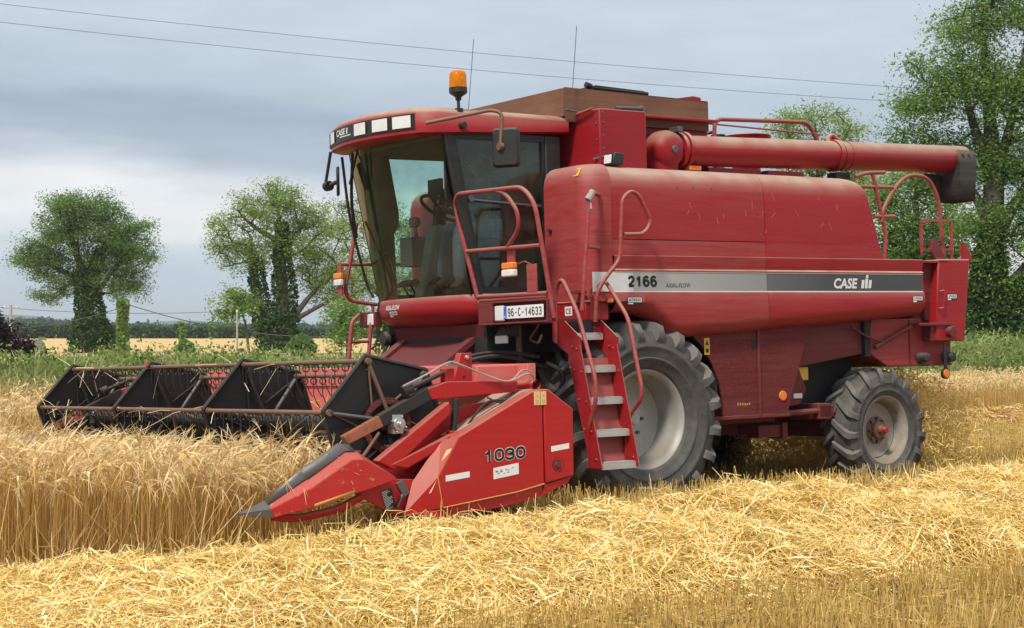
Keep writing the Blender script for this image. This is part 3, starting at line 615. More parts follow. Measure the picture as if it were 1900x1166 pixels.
# ---- standing barley
def barley():
    bl = Blades()
    S0, N0 = 10.43, 14.1                              # the machine's place in row coordinates
    def region(X, Y, s_, n_):                         # uncut: ahead of the cutter bar, and all beyond the next swath
        ahead = (s_ < S0 - np.where(n_ < 11.36, 4.65 - (n_ - 10.95), 3.95)) & (n_ > 11.13 + .10 * (vnoise(s_ * 2.1, n_ * 0 + 4, 25) - .5) + .12 * (s_ > 5.1)) & (n_ < 23.2); beyond = n_ > 22.6 + .35 * (vnoise(s_ * 1.3, n_ * 0, 5) - .5)
        yv = 30.5 + .6 * (X + 8) - 2.2
        return (ahead | beyond) & (Y < yv)
    def add(X, Y, K_ear=4, wst=.0024, wear=.0095, awn=True, H0=.93):
        n = len(X); patch = vnoise(X * 1.1 + 50, Y * 1.1, 21); H_ = H0 * np.interp(.817 * Y - .576 * X, [11, 12.5, 16.7, 17.7, 20, 30], [.90, .80, .60, .74, .78, .95]) * np.interp(.817 * X + .576 * Y, [3, 5.5], [1.06, .92]) * (.80 + .16 * patch + .12 * RS.randn(n).clip(-1.6, 1.6)); az = RS.rand(n) * 2 * np.pi
        dirv = np.stack([np.cos(az), np.sin(az)], 1); lean = (.05 + .10 * RS.rand(n) ** 2 + (RS.rand(n) < .05) * .35 * RS.rand(n))[:, None] * unit(dirv + np.array([.35, -.1]))
        t = np.array([0, .4, .75, 1.0]); P = np.stack([X, Y, np.zeros(n)], 1)[:, None].repeat(4, 1); P[:, :, 2] += H_[:, None] * t[None]; P[:, :, :2] += lean[:, None] * (t ** 1.8)[None, :, None] * H_[:, None, None]
        tint = np.clip(.30 + .28 * RS.rand(n) + .18 * patch, 0, 1); side = rnd_side(n)
        bl.strips(P, np.full((n, 4), wst), side, tint * .8)
        # the ear arches over at the top of the stalk
        up = unit(P[:, 3] - P[:, 2]); hd = np.concatenate([unit(lean + dirv * .03), np.zeros((n, 1))], 1); L = .055 + .035 * RS.rand(n); nod = .5 + 2.1 * RS.rand(n); E0 = P[:, 3]; pts = [E0]; dirs = []
        for k in range(1, K_ear + 1):
            a = nod * k / K_ear; d = up * np.cos(a)[:, None] + hd * np.sin(a)[:, None]; dirs.append(d); pts.append(pts[-1] + d * (L * (1.5 if k <= K_ear // 2 else 1.0) / 2.2)[:, None])
        Q = np.stack(pts, 1); wv = np.interp(np.arange(K_ear + 1) / K_ear, [0, .45, .6, .85, 1], [.3, .4, 1, .9, .25]) * wear
        et = np.clip(.55 + .45 * RS.rand(n), 0, 1); bl.strips(Q, wv[None].repeat(n, 0), unit(np.cross(dirs[-1], RS.randn(n, 3))), et)
        if awn:
            for j in range(4):
                st = Q[:, -1 - (j % 2)]; d = unit(dirs[-1] + RS.randn(n, 3) * .22); al = .09 + .07 * RS.rand(n); A_ = np.stack([st, st + d * (al * .5)[:, None], st + d * al[:, None] - np.array([0, 0, .012])], 1)
                bl.strips(A_, np.array([.0022, .0018, .0008])[None].repeat(n, 0), unit(np.cross(d, RS.randn(n, 3))), np.clip(et + .12, 0, 1))
    X, Y, s_, n_ = sample(-4, 9, 10.95, 12.4, 620); g = region(X, Y, s_, n_); add(X[g], Y[g])
    X, Y, s_, n_ = sample(-6, 9, 12.4, 16, 300); g = region(X, Y, s_, n_); add(X[g], Y[g], wst=.003)
    X, Y, s_, n_ = sample(-8, 30, 16, 24.5, 150); g = region(X, Y, s_, n_); add(X[g], Y[g], 3, .004, .010)
    X, Y, s_, n_ = sample(-8, 40, 24.5, 36, 95); g = region(X, Y, s_, n_); add(X[g], Y[g], 3, .006, .013, False)
    # loose leaning leaves and stalks along the cut face
    X, Y, s_, n_ = sample(-4, 5.6, 10.95, 11.6, 90); n = len(X); d = unit(np.stack([RS.randn(n) * .5, RS.randn(n) * .5 - .2, .9 * np.ones(n)], 1)); L = .4 + .45 * RS.rand(n)
    P = np.stack([X, Y, np.zeros(n)], 1)[:, None] + d[:, None] * (L[:, None] * np.array([0, .5, 1])[None])[..., None]; g = s_ < 6.9
    bl.strips(P[g], np.array([.003, .003, .002])[None].repeat(n, 0)[g], rnd_side(n)[g], np.clip(.6 + .3 * RS.rand(n), 0, 1)[g])
    # a few bent-over stalks caught on the reel's far end
    X, Y = sn(6.6 + RS.rand(14) * .8, 17 + RS.rand(14) * .8); 
    tag(bl.build('standing_barley', CROPM), kind='stuff')
RS = np.random.RandomState(41); barley()

# ---- stubble
def stubble():
    bl = Blades()
    def add(s0, s1, n0, n1, dens, w, rows=.15, h=(.13, .12)):
        X, Y, s_, n_ = sample(s0, s1, n0, n1, dens); n_ = np.round(n_ / rows) * rows + RS.randn(len(n_)) * .028; X, Y = sn(s_, n_); n = len(X)
        g = ~((s_ < 6.9) & (n_ > 10.9)) & ~(n_ > 22.7) & ~((n_ > 8.05 + .35 * (vnoise(s_ * 1.9, n_ * 0 + 1, 14) - .5)) & (n_ < 10.75))
        wheel = (np.abs(n_ - 12.85) < .38) & (s_ > 10.5) | (np.abs(n_ - 9.6) < .35)
        H_ = (h[0] + h[1] * RS.rand(n)) * np.where(wheel, .55, 1) + np.where((n_ > 10.7) & (n_ < 12.42), .10 + .06 * RS.rand(n), 0); lean = RS.randn(n, 2) * np.where(wheel, .55, .16)[:, None]; lean = np.where((RS.rand(n) < .07)[:, None], lean * 4, lean)
        t = np.array([0, 1.]); P = np.stack([X, Y, np.zeros(n) - .01], 1)[:, None].repeat(2, 1); P[:, 1, 2] += H_; P[:, 1, :2] += lean * H_[:, None]
        pt = vnoise(X * .9, Y * .9, 8)
        bl.strips(P[g], np.full((g.sum(), 2), w), rnd_side(n)[g], np.clip(.18 + .45 * RS.rand(n) + .3 * pt, 0, 1)[g])
    add(3, 17, 5.5, 9.6, 560, .0030); add(5, 18, 9.6, 13.5, 480, .0032); add(6.9, 24, 13.5, 18, 210, .0042); add(6.9, 36, 18, 23.3, 120, .0055)
    # loose chopped straw lying in it
    X, Y, s_, n_ = sample(4, 30, 5.5, 23, 75); g = ~((s_ < 6.9) & (n_ > 10.9)); X, Y = X[g], Y[g]; n = len(X); a = RS.rand(n) * 2 * np.pi; d = np.stack([np.cos(a), np.sin(a), RS.randn(n) * .22], 1); L = .06 + .14 * RS.rand(n); z = .03 + .12 * RS.rand(n)
    C = np.stack([X, Y, z], 1); P = C[:, None] + d[:, None] * (L[:, None] * np.array([-1, 1.])[None])[..., None]; P[..., 2] = np.maximum(P[..., 2], .01)
    bl.strips(P, np.full((n, 2), .0035), unit(np.cross(d, RS.randn(n, 3))), np.clip(.5 + .4 * RS.rand(n), 0, 1))
    # a little green coming up between the rows
    X, Y, s_, n_ = sample(8, 14, 8.2, 9.4, 30); 
    tag(bl.build('stubble', STUBM), kind='stuff')
RS = np.random.RandomState(51); stubble()

# ---- the straw swath in front, and an older one beyond the machine
def swath(name, s0, s1, nc, half, hts, count, w=.0029, loose=900, near=None):
    near = near or half; off = lambda b: np.where(np.asarray(b) < 0, np.asarray(b) * near, np.asarray(b) * half)
    gs = np.linspace(s0, s1, 150); gn = np.linspace(-1, 1, 26)
    Hs = lambda s_: np.interp(s_, *hts) * (.82 + .36 * vnoise(s_ * 1.4 + 11, s_ * 0 + 3, 13))
    def surf(s_, b):                                  # b in -1..1 across
        edge = 1 + .28 * (vnoise(s_ * 1.9, b * 0 + 2 + np.sign(b), 14) - .5); bb = np.clip(np.abs(b) / edge, 0, 1)
        return Hs(s_) * np.clip(1 - bb ** 2.9, 0, 1) ** .8 + (.17 * (vnoise(s_ * 4.2, b * 3.2 + 9, 15) - .5) + .05 * (vnoise(s_ * 11, b * 8 + 9, 18) - .5)) * (1 - bb)
    me = MB(); secs = []
    for b in gn: x, y = sn(gs, nc + off(b)); z = np.maximum(surf(gs, np.full_like(gs, b)) - .05, .004); secs.append(list(zip(x, y, z)))
    V = [p for c in secs for p in c]; m_ = len(gs); F = [(i * m_ + j, i * m_ + j + 1, (i + 1) * m_ + j + 1, (i + 1) * m_ + j) for i in range(len(gn) - 1) for j in range(m_ - 1)]
    bl = Blades(); bl.V.append(np.array(V)); bl.Q.append(np.array(F)); bl.T.append(np.full(len(V), .12)); bl.n = len(V); s_ = RS.uniform(s0, s1, count); b = np.clip(RS.randn(count) * .46, -1.03, 1.03) ; b = np.where(RS.rand(count) < .5, RS.uniform(-1.03, 1.03, count), b)
    X, Y = sn(s_, nc + off(b)); g = in_view(X, Y, 2.4); s_, b, X, Y = s_[g], b[g], X[g], Y[g]; n = len(X); z = surf(s_, b)
    e = .03; slope = (surf(s_, np.clip(b + e, -1, 1)) - surf(s_, np.clip(b - e, -1, 1))) / (2 * e * np.where(b < 0, near, half))
    depth = -.05 + .085 * RS.rand(n) ** .8; a = RS.rand(n) * 2 * np.pi; d2 = np.stack([np.cos(a), np.sin(a)], 1); dn = d2 @ AN
    tilt = slope * dn + RS.randn(n) * .26; d = unit(np.concatenate([d2, tilt[:, None]], 1)); L = .06 + .15 * RS.rand(n) ** 1.3; bend = RS.randn(n, 3) * .10 * L[:, None]; kink = (RS.rand(n) < .25)[:, None]
    C = np.stack([X, Y, z + depth], 1); tt = np.array([-1, -.35, .35, 1.]); P = C[:, None] + d[:, None] * (L[:, None] * tt[None])[..., None]; P += bend[:, None] * (1 - tt ** 2)[None, :, None] * np.where(kink, 3.2, 1)[:, None]
    P[..., 2] = np.maximum(P[..., 2], .01); wide = np.where(RS.rand(n) < .16, 2.1, 1.0) * w * (.75 + .5 * RS.rand(n)); tint = np.clip(.30 + .45 * RS.rand(n) + depth * 2.2 + .12 * (vnoise(X * 1.6, Y * 1.6, 16) - .5), 0, 1); tint = np.where(RS.rand(n) < .06, .95, tint)
    bl.strips(P, wide[:, None] * np.array([.8, 1, 1, .7])[None], unit(np.cross(d, RS.randn(n, 3) * .5 + np.array([0, 0, 1.]))), tint)
    # short chopped bits and chaff over the top
    k = count // 4; s2 = RS.uniform(s0, s1, k); b2 = RS.uniform(-1.1, 1.1, k); X2, Y2 = sn(s2, nc + off(b2)); g = in_view(X2, Y2, 2.0); s2, b2, X2, Y2 = s2[g], b2[g], X2[g], Y2[g]; k = len(s2)
    d = unit(RS.randn(k, 3) * np.array([1, 1, .5])); L = .008 + .022 * RS.rand(k); C2 = np.stack([X2, Y2, np.maximum(.01, surf(s2, b2) + .03 * RS.rand(k))], 1)
    bl.strips(C2[:, None] + d[:, None] * (L[:, None] * np.array([-1, 1.])[None])[..., None], np.full((k, 2), w), unit(np.cross(d, RS.randn(k, 3))), np.clip(.15 + .7 * RS.rand(k), 0, 1))
    # straws standing clear of the heap
    k = loose; s2 = RS.uniform(s0, s1, k); b2 = RS.uniform(-.9, .9, k); X2, Y2 = sn(s2, nc + off(b2)); g = in_view(X2, Y2, 2.0); s2, b2, X2, Y2 = s2[g], b2[g], X2[g], Y2[g]; k = len(s2); z2 = surf(s2, b2)
    d = unit(np.stack([RS.randn(k), RS.randn(k), .25 + .75 * np.abs(RS.randn(k))], 1)); L = .07 + .17 * RS.rand(k) ** 1.5; P0 = np.stack([X2, Y2, z2 - .03], 1); bd = RS.randn(k, 3) * .12 * L[:, None]; tt = np.array([0, .4, .75, 1.])
    P = P0[:, None] + d[:, None] * (L[:, None] * tt[None] * 1.25)[..., None]; P += bd[:, None] * (tt ** 2)[None, :, None]
    bl.strips(P, w * np.array([1, 1, .9, .5])[None].repeat(k, 0), unit(np.cross(d, RS.randn(k, 3))), np.clip(.55 + .4 * RS.rand(k), 0, 1))
    o = bl.build(name, STRAW if near > half else CROPM); return tag(o, kind='stuff')
RS = np.random.RandomState(61)
swath('straw_swath', 1.0, 17.5, 9.86, 1.12, ([1, 3.4, 5.1, 6.7, 8.1, 9.75, 12.3, 17], [.20, .22, .21, .32, .31, .41, .40, .42]), 330000, .0028, loose=7000, near=1.95)
swath('straw_swath_far', 13.5, 40, 20.4, .8, ([13, 15, 40], [.12, .22, .26]), 20000, .006, 900)

# ================================================================== COMBINE HARVESTER  (machine frame: x forward, y to its left, z up)
H = empty('combine_harvester', mat4=POSE, label='dusty red combine harvester with grey stripe, glazed cab and side ladder cutting the barley', cat='combine harvester')

def wheel(name, c, R, w, rim_r, n_lug, sgn, rimm, steer=0.0, label=None, dish=.22, hub_r=.1, lug=.05, hubm=None):
    xf = Matrix.Translation(c) @ Matrix.Rotation(steer, 4, 'Z')
    h = w / 2; o = 1 if c[1] > 0 else -1
    prof = [(rim_r, -h * .74), (rim_r + .03, -h * .86), (rim_r + (R - rim_r) * .45, -h * 1.0), (R - lug - .10, -h * .97), (R - lug - .03, -h * .86), (R - lug, -h * .55), (R - lug + .012, 0),
            (R - lug, h * .55), (R - lug - .03, h * .86), (R - lug - .10, h * .97), (rim_r + (R - rim_r) * .52, h * 1.0), (rim_r + (R - rim_r) * .50, h * 1.012), (rim_r + (R - rim_r) * .47, h * 1.012), (rim_r + (R - rim_r) * .45, h * .995), (rim_r + (R - rim_r) * .28, h * .965), (rim_r + (R - rim_r) * .26, h * .98), (rim_r + (R - rim_r) * .23, h * .975), (rim_r + (R - rim_r) * .21, h * .95), (rim_r + .045, h * .88), (rim_r + .03, h * .86), (rim_r, h * .74)]
    m = MB().lathe(prof, (0, 0, 0), 'y', 72)
    for side in (-1, 1):
        for k in range(n_lug):
            p0 = 2 * math.pi * (k + (.5 if side > 0 else 0)) / n_lug; secs = []
            for i in range(7):
                t = i / 6; y = side * h * (-.06 + 1.0 * t); ph = p0 + sgn * (math.tan(math.radians(44)) * h * t * .8 / R)
                rt = R - lug + .012 * (1 - t) if t < .55 else R - lug - .03 * ((t - .55) / .31) if t < .86 else R - lug - .03 - .07 * (t - .86) / .11
                top = R - .010 * max(0, t - .4) - (.028 * max(0, (t - .86) / .14)); hw = (.030 + .010 * t) / R * (R / .9) ** .5; hw2 = hw * 1.5
                sk = .02 / R * sgn
                secs.append([((rt - .03) * math.cos(ph - hw2 + 0), y, (rt - .03) * math.sin(ph - hw2)), (top * math.cos(ph - hw), y, top * math.sin(ph - hw)),
                             (top * math.cos(ph + hw), y, top * math.sin(ph + hw)), ((rt - .03) * math.cos(ph + hw2), y, (rt - .03) * math.sin(ph + hw2))])
            # shoulder end runs down the sidewall
            y = side * h * 1.045; ph += sgn * .01; r1, r2 = R - .10, R - .17
            secs.append([(r2 * math.cos(ph - hw2 * .8), y * .985, r2 * math.sin(ph - hw2 * .8)), (r1 * math.cos(ph - hw * .8), y * .995, r1 * math.sin(ph - hw * .8)), (r1 * math.cos(ph + hw * .8), y * .995, r1 * math.sin(ph + hw * .8)), (r2 * math.cos(ph + hw2 * .8), y * .985, r2 * math.sin(ph + hw2 * .8))])
            m.loft(secs, mi=1)
    wh = m.build(name, (RUBBER, LUG), H, smooth=40, label=label, xf=xf)
    # rim: flange, deep well, disc
    y1 = o * h * .80; y2 = o * (h * .80 - dish)
    pr = [(rim_r + .028, y1 - o * .03), (rim_r + .03, y1), (rim_r + .012, y1 + o * .006), (rim_r - .012, y1 - o * .01), (rim_r - .035, y1 - o * .06), (rim_r - .03, y1 - o * .10), (rim_r - .05, y1 - o * .14), (rim_r - .055, y2), (rim_r - .09, y2 - o * .01)]
    r2 = rim_r - .09
    pr += [(r2 * .8, y2 - o * .015), (r2 * .55, y2 + o * .0), (hub_r * 1.5, y2 + o * .0)]
    MB().lathe(pr, (0, 0, 0), 'y', 56).build('rim', rimm, wh, smooth=40, xf=xf)
    MB().lathe([(rim_r, -h * .76 * o), (rim_r - .05, -h * .3 * o), (rim_r - .05, y2)], (0, 0, 0), 'y', 40).build('rim_barrel', DARK, wh, xf=xf)
    hb = MB().lathe([(0, y2 + o * .11), (hub_r * .5, y2 + o * .11), (hub_r * .55, y2 + o * .06), (hub_r, y2 + o * .055), (hub_r * 1.05, y2 + o * .01), (hub_r * 1.7, y2 + o * .008), (hub_r * 1.7, y2 - o * .02)], (0, 0, 0), 'y', 28)
    hb.build('hub', RUSTB if hubm else rimm, wh, smooth=40, xf=xf)
    nb = 8
    for k in range(nb):
        a = 2 * math.pi * k / nb; b = MB().lathe([(0, o * .03), (.016, o * .03), (.018, 0)], (hub_r * 1.38 * math.cos(a), y2 + o * .006, hub_r * 1.38 * math.sin(a)), 'y', 6).build('wheel_nut', STEEL, wh, xf=xf)
    MB().lathe([(0, y2 + o * .15), (hub_r * .36, y2 + o * .145), (hub_r * .4, y2 + o * .10)], (0, 0, 0), 'y', 20).build('hub_cap', hubm or rimm, wh, xf=xf)
    return wh
wheel('front_wheel', (0, 1.19, .90), .912, .78, .445, 20, 1, RIM, dish=.30, hub_r=.13, lug=.065)
wheel('front_wheel', (0, -1.19, .90), .912, .78, .445, 20, 1, RIM, dish=.30, hub_r=.13, lug=.065)
wheel('rear_wheel', (-3.20, 1.29, .66), .640, .40, .335, 17, -1, RIMR, steer=math.radians(3), dish=.13, hub_r=.085, lug=.045, hubm=REDH)
wheel('rear_wheel', (-3.20, -1.29, .66), .640, .40, .335, 17, -1, RIMR, steer=math.radians(3), dish=.13, hub_r=.085, lug=.045, hubm=REDH)

# ---- core of the body
c = MB(); c.prism([(.34, 1.96), (.34, 3.10), (-2.88, 3.10), (-3.11, 2.42), (-3.11, 1.96)], 'y', -1.40, 1.40); c.box(-.96, -1.95, -1.36, 1.36, .95, 1.97); c.box(.5, -.97, -.62, .62, .75, 1.97); c.box(-1.94, -2.9, -1.2, 1.2, 1.45, 1.97)
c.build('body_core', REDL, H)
c = MB(); c.box(.45, -.90, .66, 1.38, 1.89, 1.955); c.box(.45, -.90, -1.38, -.66, 1.89, 1.955); c.box(-.925, -.955, .6, 1.42, .95, 1.95); c.build('wheel_arch_liner', DARK, H)
m = MB(); m.tube([(0, -1.0, .90), (0, 1.0, .90)], .14, 16); m.box(-.2, .2, -.8, .8, .72, 1.1); m.build('front_axle', REDL, H, .01)

# ---- side covers
def interp(x, tab): return float(np.interp(x, [t[0] for t in tab], [t[1] for t in tab]))
ZB = [(-3.72, 1.84), (-3.63, 1.832), (-1.41, 1.70), (-.40, 1.652), (-.344, 1.669), (-.27, 1.72), (-.18, 1.79), (-.08, 1.845), (.05, 1.885), (.17, 1.900), (.26, 1.902), (.37, 1.885)]
def side_prof(zb):
    return [(1.38, zb - .012), (1.46, zb + .0), (1.525, zb + .03), (1.565, zb + .08), (1.580, zb + .13 if zb < 1.87 else zb + .09), (1.572, 2.045), (1.566, 2.068), (1.555, 2.070), (1.555, 2.259), (1.566, 2.261), (1.567, 2.268), (1.545, 2.285), (1.568, 2.392), (1.568, 2.402), (1.545, 2.408)]
def cover(sy, x0, x1, name, m_, label=None):
    xs = sorted(set([x0, x1] + [t[0] for t in ZB if x1 < t[0] < x0] + list(np.linspace(x0, x1, 12))), reverse=True)
    secs = [[(x, sy * y, z) for y, z in side_prof(interp(x, ZB))] for x in xs]
    return MB().loft(secs, closed=False).build(name, m_, H, smooth=50, solid=0, label=label)
for sy in (1, -1):
    a = cover(sy, .372, -1.507, 'side_cover', REDD, 'front side cover, dustier, with the pale end of the stripe' if sy > 0 else None)
    b = cover(sy, -1.511, -3.72, 'side_cover', REDP)
    st = MB(); st.box(.145, -1.507, sy * 1.5555, sy * 1.558, 2.082, 2.248); st.build('stripe', STRG, a)
    st = MB(); st.box(.62, .148, sy * 1.5555, sy * 1.558, 2.075, 2.252); st.build('stripe_end', STRL, a) if sy > 0 else None
    st = MB(); st.box(-1.511, -3.70, sy * 1.5555, sy * 1.558, 2.082, 2.248); st.build('stripe', STRD, b)
    for p, x0, x1 in ((a, .372, -1.507), (b, -1.511, -3.71)):
        st = MB(); st.box(x0, x1, sy * 1.5555, sy * 1.559, 2.0705, 2.0805); st.box(x0, x1, sy * 1.5555, sy * 1.559, 2.2495, 2.2585); st.build('stripe_edging', STICK, p)
    st = MB(); 
    for x in np.arange(-.2, -3.6, -.42): st.lathe([(0, sy * .006), (.008, sy * .004), (.01, 0)], (x, sy * 1.568, 2.395), 'y', 8)
    if sy > 0:
        numerals('model_number', '2166', onleft(.215, 1.5595, 2.115), .088, .080, .108, .0255, INK, a)
        lettering('model_lettering', 'AXIAL-FLOW', onleft(-.235, 1.5595, 2.112), .30, .042, INKG, a, .012)
        lettering('maker_lettering', 'CASE', onleft(-2.415, 1.5595, 2.105), .335, .104, INKW, b, .035, .18)
        m = MB()
        for k, (h0, h1) in enumerate(((2.108, 2.192), (2.108, 2.205), (2.108, 2.192))): 
            x = -2.80 - k * .052; m.prism([(x, h0), (x - .036, h0), (x - .050, h1), (x - .014, h1)], 'y', 1.5583, 1.5603)
        m.prism([(-2.871, 2.213), (-2.904, 2.213), (-2.910, 2.242), (-2.877, 2.242)], 'y', 1.5583, 1.5603)
        m.build('maker_emblem', INKW, b)
for nm, par, x in (('a', a, 0), ):
    pass
def dealer_sticker(par, f0, w=.15, h=.062):
    """white dealer sticker, black frame and letters"""
    def plate(a0, a1, b0, b1, mt, nm, d):
        m = MB(); V = [f0(a0, b0, d), f0(a1, b0, d), f0(a1, b1, d), f0(a0, b1, d)]; m.add(V, [(0, 1, 2, 3)]); m.build(nm, mt, par, smooth=0)
    plate(0, w, 0, h, INK, 'sticker_frame', .0015); plate(.006, w - .006, .022, h - .005, STICK, 'sticker', .0025)
    plate(.006, w * .38, .004, .017, STICK, 'sticker', .0025)
    lettering('dealer_lettering', 'ATKINS', lambda a, b: f0(.016 + a, .028 + b, .0035), w - .032, h - .040, INK, par, .02)
cov = [o for o in H.children if o.name.startswith('side_cover')]
covL = [o for o in cov if o.data.vertices[0].co.y > 0 or sum(v.co.y for v in o.data.vertices) > 0]
def f_side(x, y, z): return lambda a, b, d: (x - a, y + d, z + b)
dealer_sticker(covL[0], f_side(.245, 1.5815, 1.955), .17, .07); dealer_sticker(covL[1], f_side(-3.53, 1.578, 1.962), .15, .066)

# ---- upper hood
def hood(sy, x0, xe, name, m_, z0=2.556):
    zs = [z0, 2.60, 2.75, 2.9, 3.02, 3.085, 3.14, 3.185, 3.215, 3.235, 3.255, 3.27]; ys = [1.552, 1.552, 1.551, 1.549, 1.545, 1.536, 1.515, 1.475, 1.42, 1.35, 1.10, .55]
    secs = []
    for z, y in zip(zs, ys):
        e = xe(z, y); secs.append([(x0 + (e - x0) * t, sy * y, z) for t in np.linspace(0, 1, 10)])
    return MB().loft(secs, closed=False).build(name, m_, H, smooth=60)
xend = lambda z, y: float(np.interp(z, [2.4, 2.556, 3.10, 3.20, 3.27], [-3.15, -3.085, -2.92, -2.84, -2.66]))
for sy in (1, -1):
    hood(sy, .374, lambda z, y: -1.508, 'hood_panel', REDP); hood(sy, -1.512, xend, 'hood_panel', RED)
    m = MB(); m.prism([(.374, 2.404), (-1.508, 2.404), (-1.508, 2.549), (.374, 2.549)], 'y', sy * 1.53, sy * 1.551); m.build('lower_trim', REDD, H)
    m = MB(); m.prism([(-1.512, 2.41), (-3.15, 2.41), (-3.086, 2.5555), (-1.512, 2.5555)], 'y', sy * 1.535, sy * 1.5505); m.build('lower_trim', REDP, H)
m = MB()
for z, y in ((3.03, 1.543), (2.78, 1.55), (2.62, 1.551)): 
    for x in (-1.45, ): m.lathe([(0, .006), (.011, .005), (.013, 0)], (x, y, z), 'y', 8)
for x in (-.42, -.62, -.84): m.lathe([(0, .006), (.011, .005), (.013, 0)], (x, 1.540, 3.05), 'y', 8)
for z in np.linspace(2.6, 3.05, 7): m.lathe([(0, .006), (.010, .005), (.012, 0)], (xend(z, 1.5) + .05, 1.548 if z < 2.9 else 1.542, z), 'y', 8)
m.build('rivets', STEEL, H)
rs2 = np.random.RandomState(9); m = MB()
for k in range(16):
    x, z = -.5 - 2.2 * rs2.rand(), 2.62 + .36 * rs2.rand(); dx, dz = rs2.randn() * .03, .03 + .05 * rs2.rand(); y = float(np.interp(z, [2.556, 2.75, 2.9, 3.02], [1.553, 1.552, 1.550, 1.546])); y2 = float(np.interp(z + dz, [2.556, 2.75, 2.9, 3.02, 3.1], [1.553, 1.552, 1.550, 1.546, 1.534]))
    m.tube([(x, y, z), (x + dx * .6, (y + y2) / 2, z + dz * .5), (x + dx, y2, z + dz)], .0022, 4)
m.build('scratches', REDB, H)

# rounded front shield beside the cab
def shield(sy):
    def plan(ins):
        r = .16; P = [(.376, 1.55 - ins)]; x1 = .655 - ins; y1 = 1.55 - ins
        for k in range(7): a = math.pi / 2 * k / 6; P.append((x1 - r + r * math.sin(a), y1 - r + r * math.cos(a)))
        return P + [(x1, .90), (.376, .90)]
    secs = [[(x, sy * y, z) for x, y in plan(i)] for z, i in ((1.99, 0), (2.5, 0), (3.06, .0), (3.14, .015), (3.19, .04), (3.225, .08), (3.245, .13))]
    return MB().loft(secs).build('front_shield', REDD if sy > 0 else RED, H, smooth=50)
fs = shield(1); shield(-1)
m = MB(); m.box(.40, .662, .91, 1.50, 1.82, 1.985); m.box(.40, .668, .90, 1.51, 1.975, 1.995); m.build('shield_base', RED, H, .006)
ce = MB().add([(.664, 1.19, 1.868), (.664, 1.30, 1.868), (.664, 1.30, 1.952), (.664, 1.19, 1.952)], [(0, 1, 2, 3)]).build('ce_sticker', STICK, H, smooth=0)
lettering('ce_lettering', 'CE', onfront(.6655, 1.205, 1.885), .08, .05, INK, ce, .004)
m = MB(); m.add([(.646, 1.42, 3.13), (.646, 1.34, 3.13), (.60, 1.34, 3.205), (.60, 1.42, 3.205)], [(0, 1, 2, 3)]); m.build('warning_sticker', YEL, fs)
m = MB(); m.bolt(.66, 1.0, 2.66, 'x', .02, .02); m.build('latch', DARK, fs)
m = MB(); m.box(.46, .40, 1.552, 1.575, 1.975, 2.01); m.build('marker_lamp', AMBER, H, .004)
# spot lamp on the shield
l = MB().prism([(.22, 3.25), (.10, 3.25), (.08, 3.36), (.20, 3.37)], 'y', 1.27, 1.40).build('spot_lamp', BLACK, H, .012)
MB().box(.225, .238, 1.285, 1.385, 3.265, 3.345, rot=('Y', -.12)).build('lens', LENS, l, .004)
MB().tube([(.16, 1.30, 3.36), (.25, 1.22, 3.33), (.28, 1.18, 3.32)], .012, 6).build('bracket', STEEL, l)

# ---- grain tank, its brown extension boards, lid
m = MB(); m.box(.25, -.31, -1.25, 1.25, 3.05, 3.79); m.build('grain_tank', TANK, H, .012)
m = MB(); m.box(-.312, -1.42, -.86, .86, 3.05, 3.75); m.build('grain_tank', TANK, H, .01)
m = MB(); m.box(-.312, -1.42, .70, 1.02, 3.775, 3.80); m.prism([(.86, 3.60), (1.0, 3.775), (.86, 3.775)], 'x', -.312, -.34); m.build('tank_ledge', TANK, H, .004)
m = MB()
for x, y in ((.258, .66), ): 
    for z in (3.35, 3.5, 3.65): m.lathe([(0, .008), (.012, .006), (.014, 0)], (.252, 1.20, z), 'x', 8)
for z in (3.3, 3.42, 3.54, 3.66, 3.75): m.lathe([(0, .006), (.010, .005), (.012, 0)], (.21, 1.251, z), 'y', 8)
m.build('rivets', STEEL, H)
m = MB(); t = .025
m.box(.40, .40 - t, -.90, .90, 3.75, 4.015); m.box(-1.405, -1.405 + t, -.90, .90, 3.70, 4.0); m.prism([(.375, 3.70), (.375, 4.025), (-1.38, 4.0), (-1.38, 3.70)], 'y', .875, .90); m.prism([(.375, 3.75), (.375, 4.025), (-1.38, 4.0), (-1.38, 3.70)], 'y', -.90, -.875)
ext = m.build('tank_extension', BROWN, H, .003)
m = MB(); m.box(.37, -1.38, -.87, .87, 3.9, 3.925); m.build('tank_floor', DARK, ext)
m = MB(); m.box(-.02, -.62, .3, .86, 4.045, 4.065, rot=('Y', -.03)); m.tube([(0, .84, 4.05), (-.66, .86, 4.03)], .02, 8); m.tube([(.02, .84, 4.06), (.08, .84, 4.075)], .03, 8); m.build('tank_lid', PLATE, ext)
m = MB(); m.prism([(-1.40, 4.0), (-1.40, 4.05), (-1.30, 4.06), (-1.0, 4.012), (-1.0, 4.005)], 'y', .60, .80); m.build('hinge_plate', RED, ext, .003)
m = MB(); m.rail([(.26, .95, 3.72), (.30, .96, 3.76), (.28, 1.19, 3.79)], .014, .03); m.build('grab_handle', REDR, H)
m = MB(); m.tube([(.0, 1.18, 3.815), (-.30, 1.2, 3.82)], .018, 8); m.tube([(-.28, 1.2, 3.83), (-.315, 1.2, 3.80)], .03, 8); m.build('pivot_pin', STEEL, H)

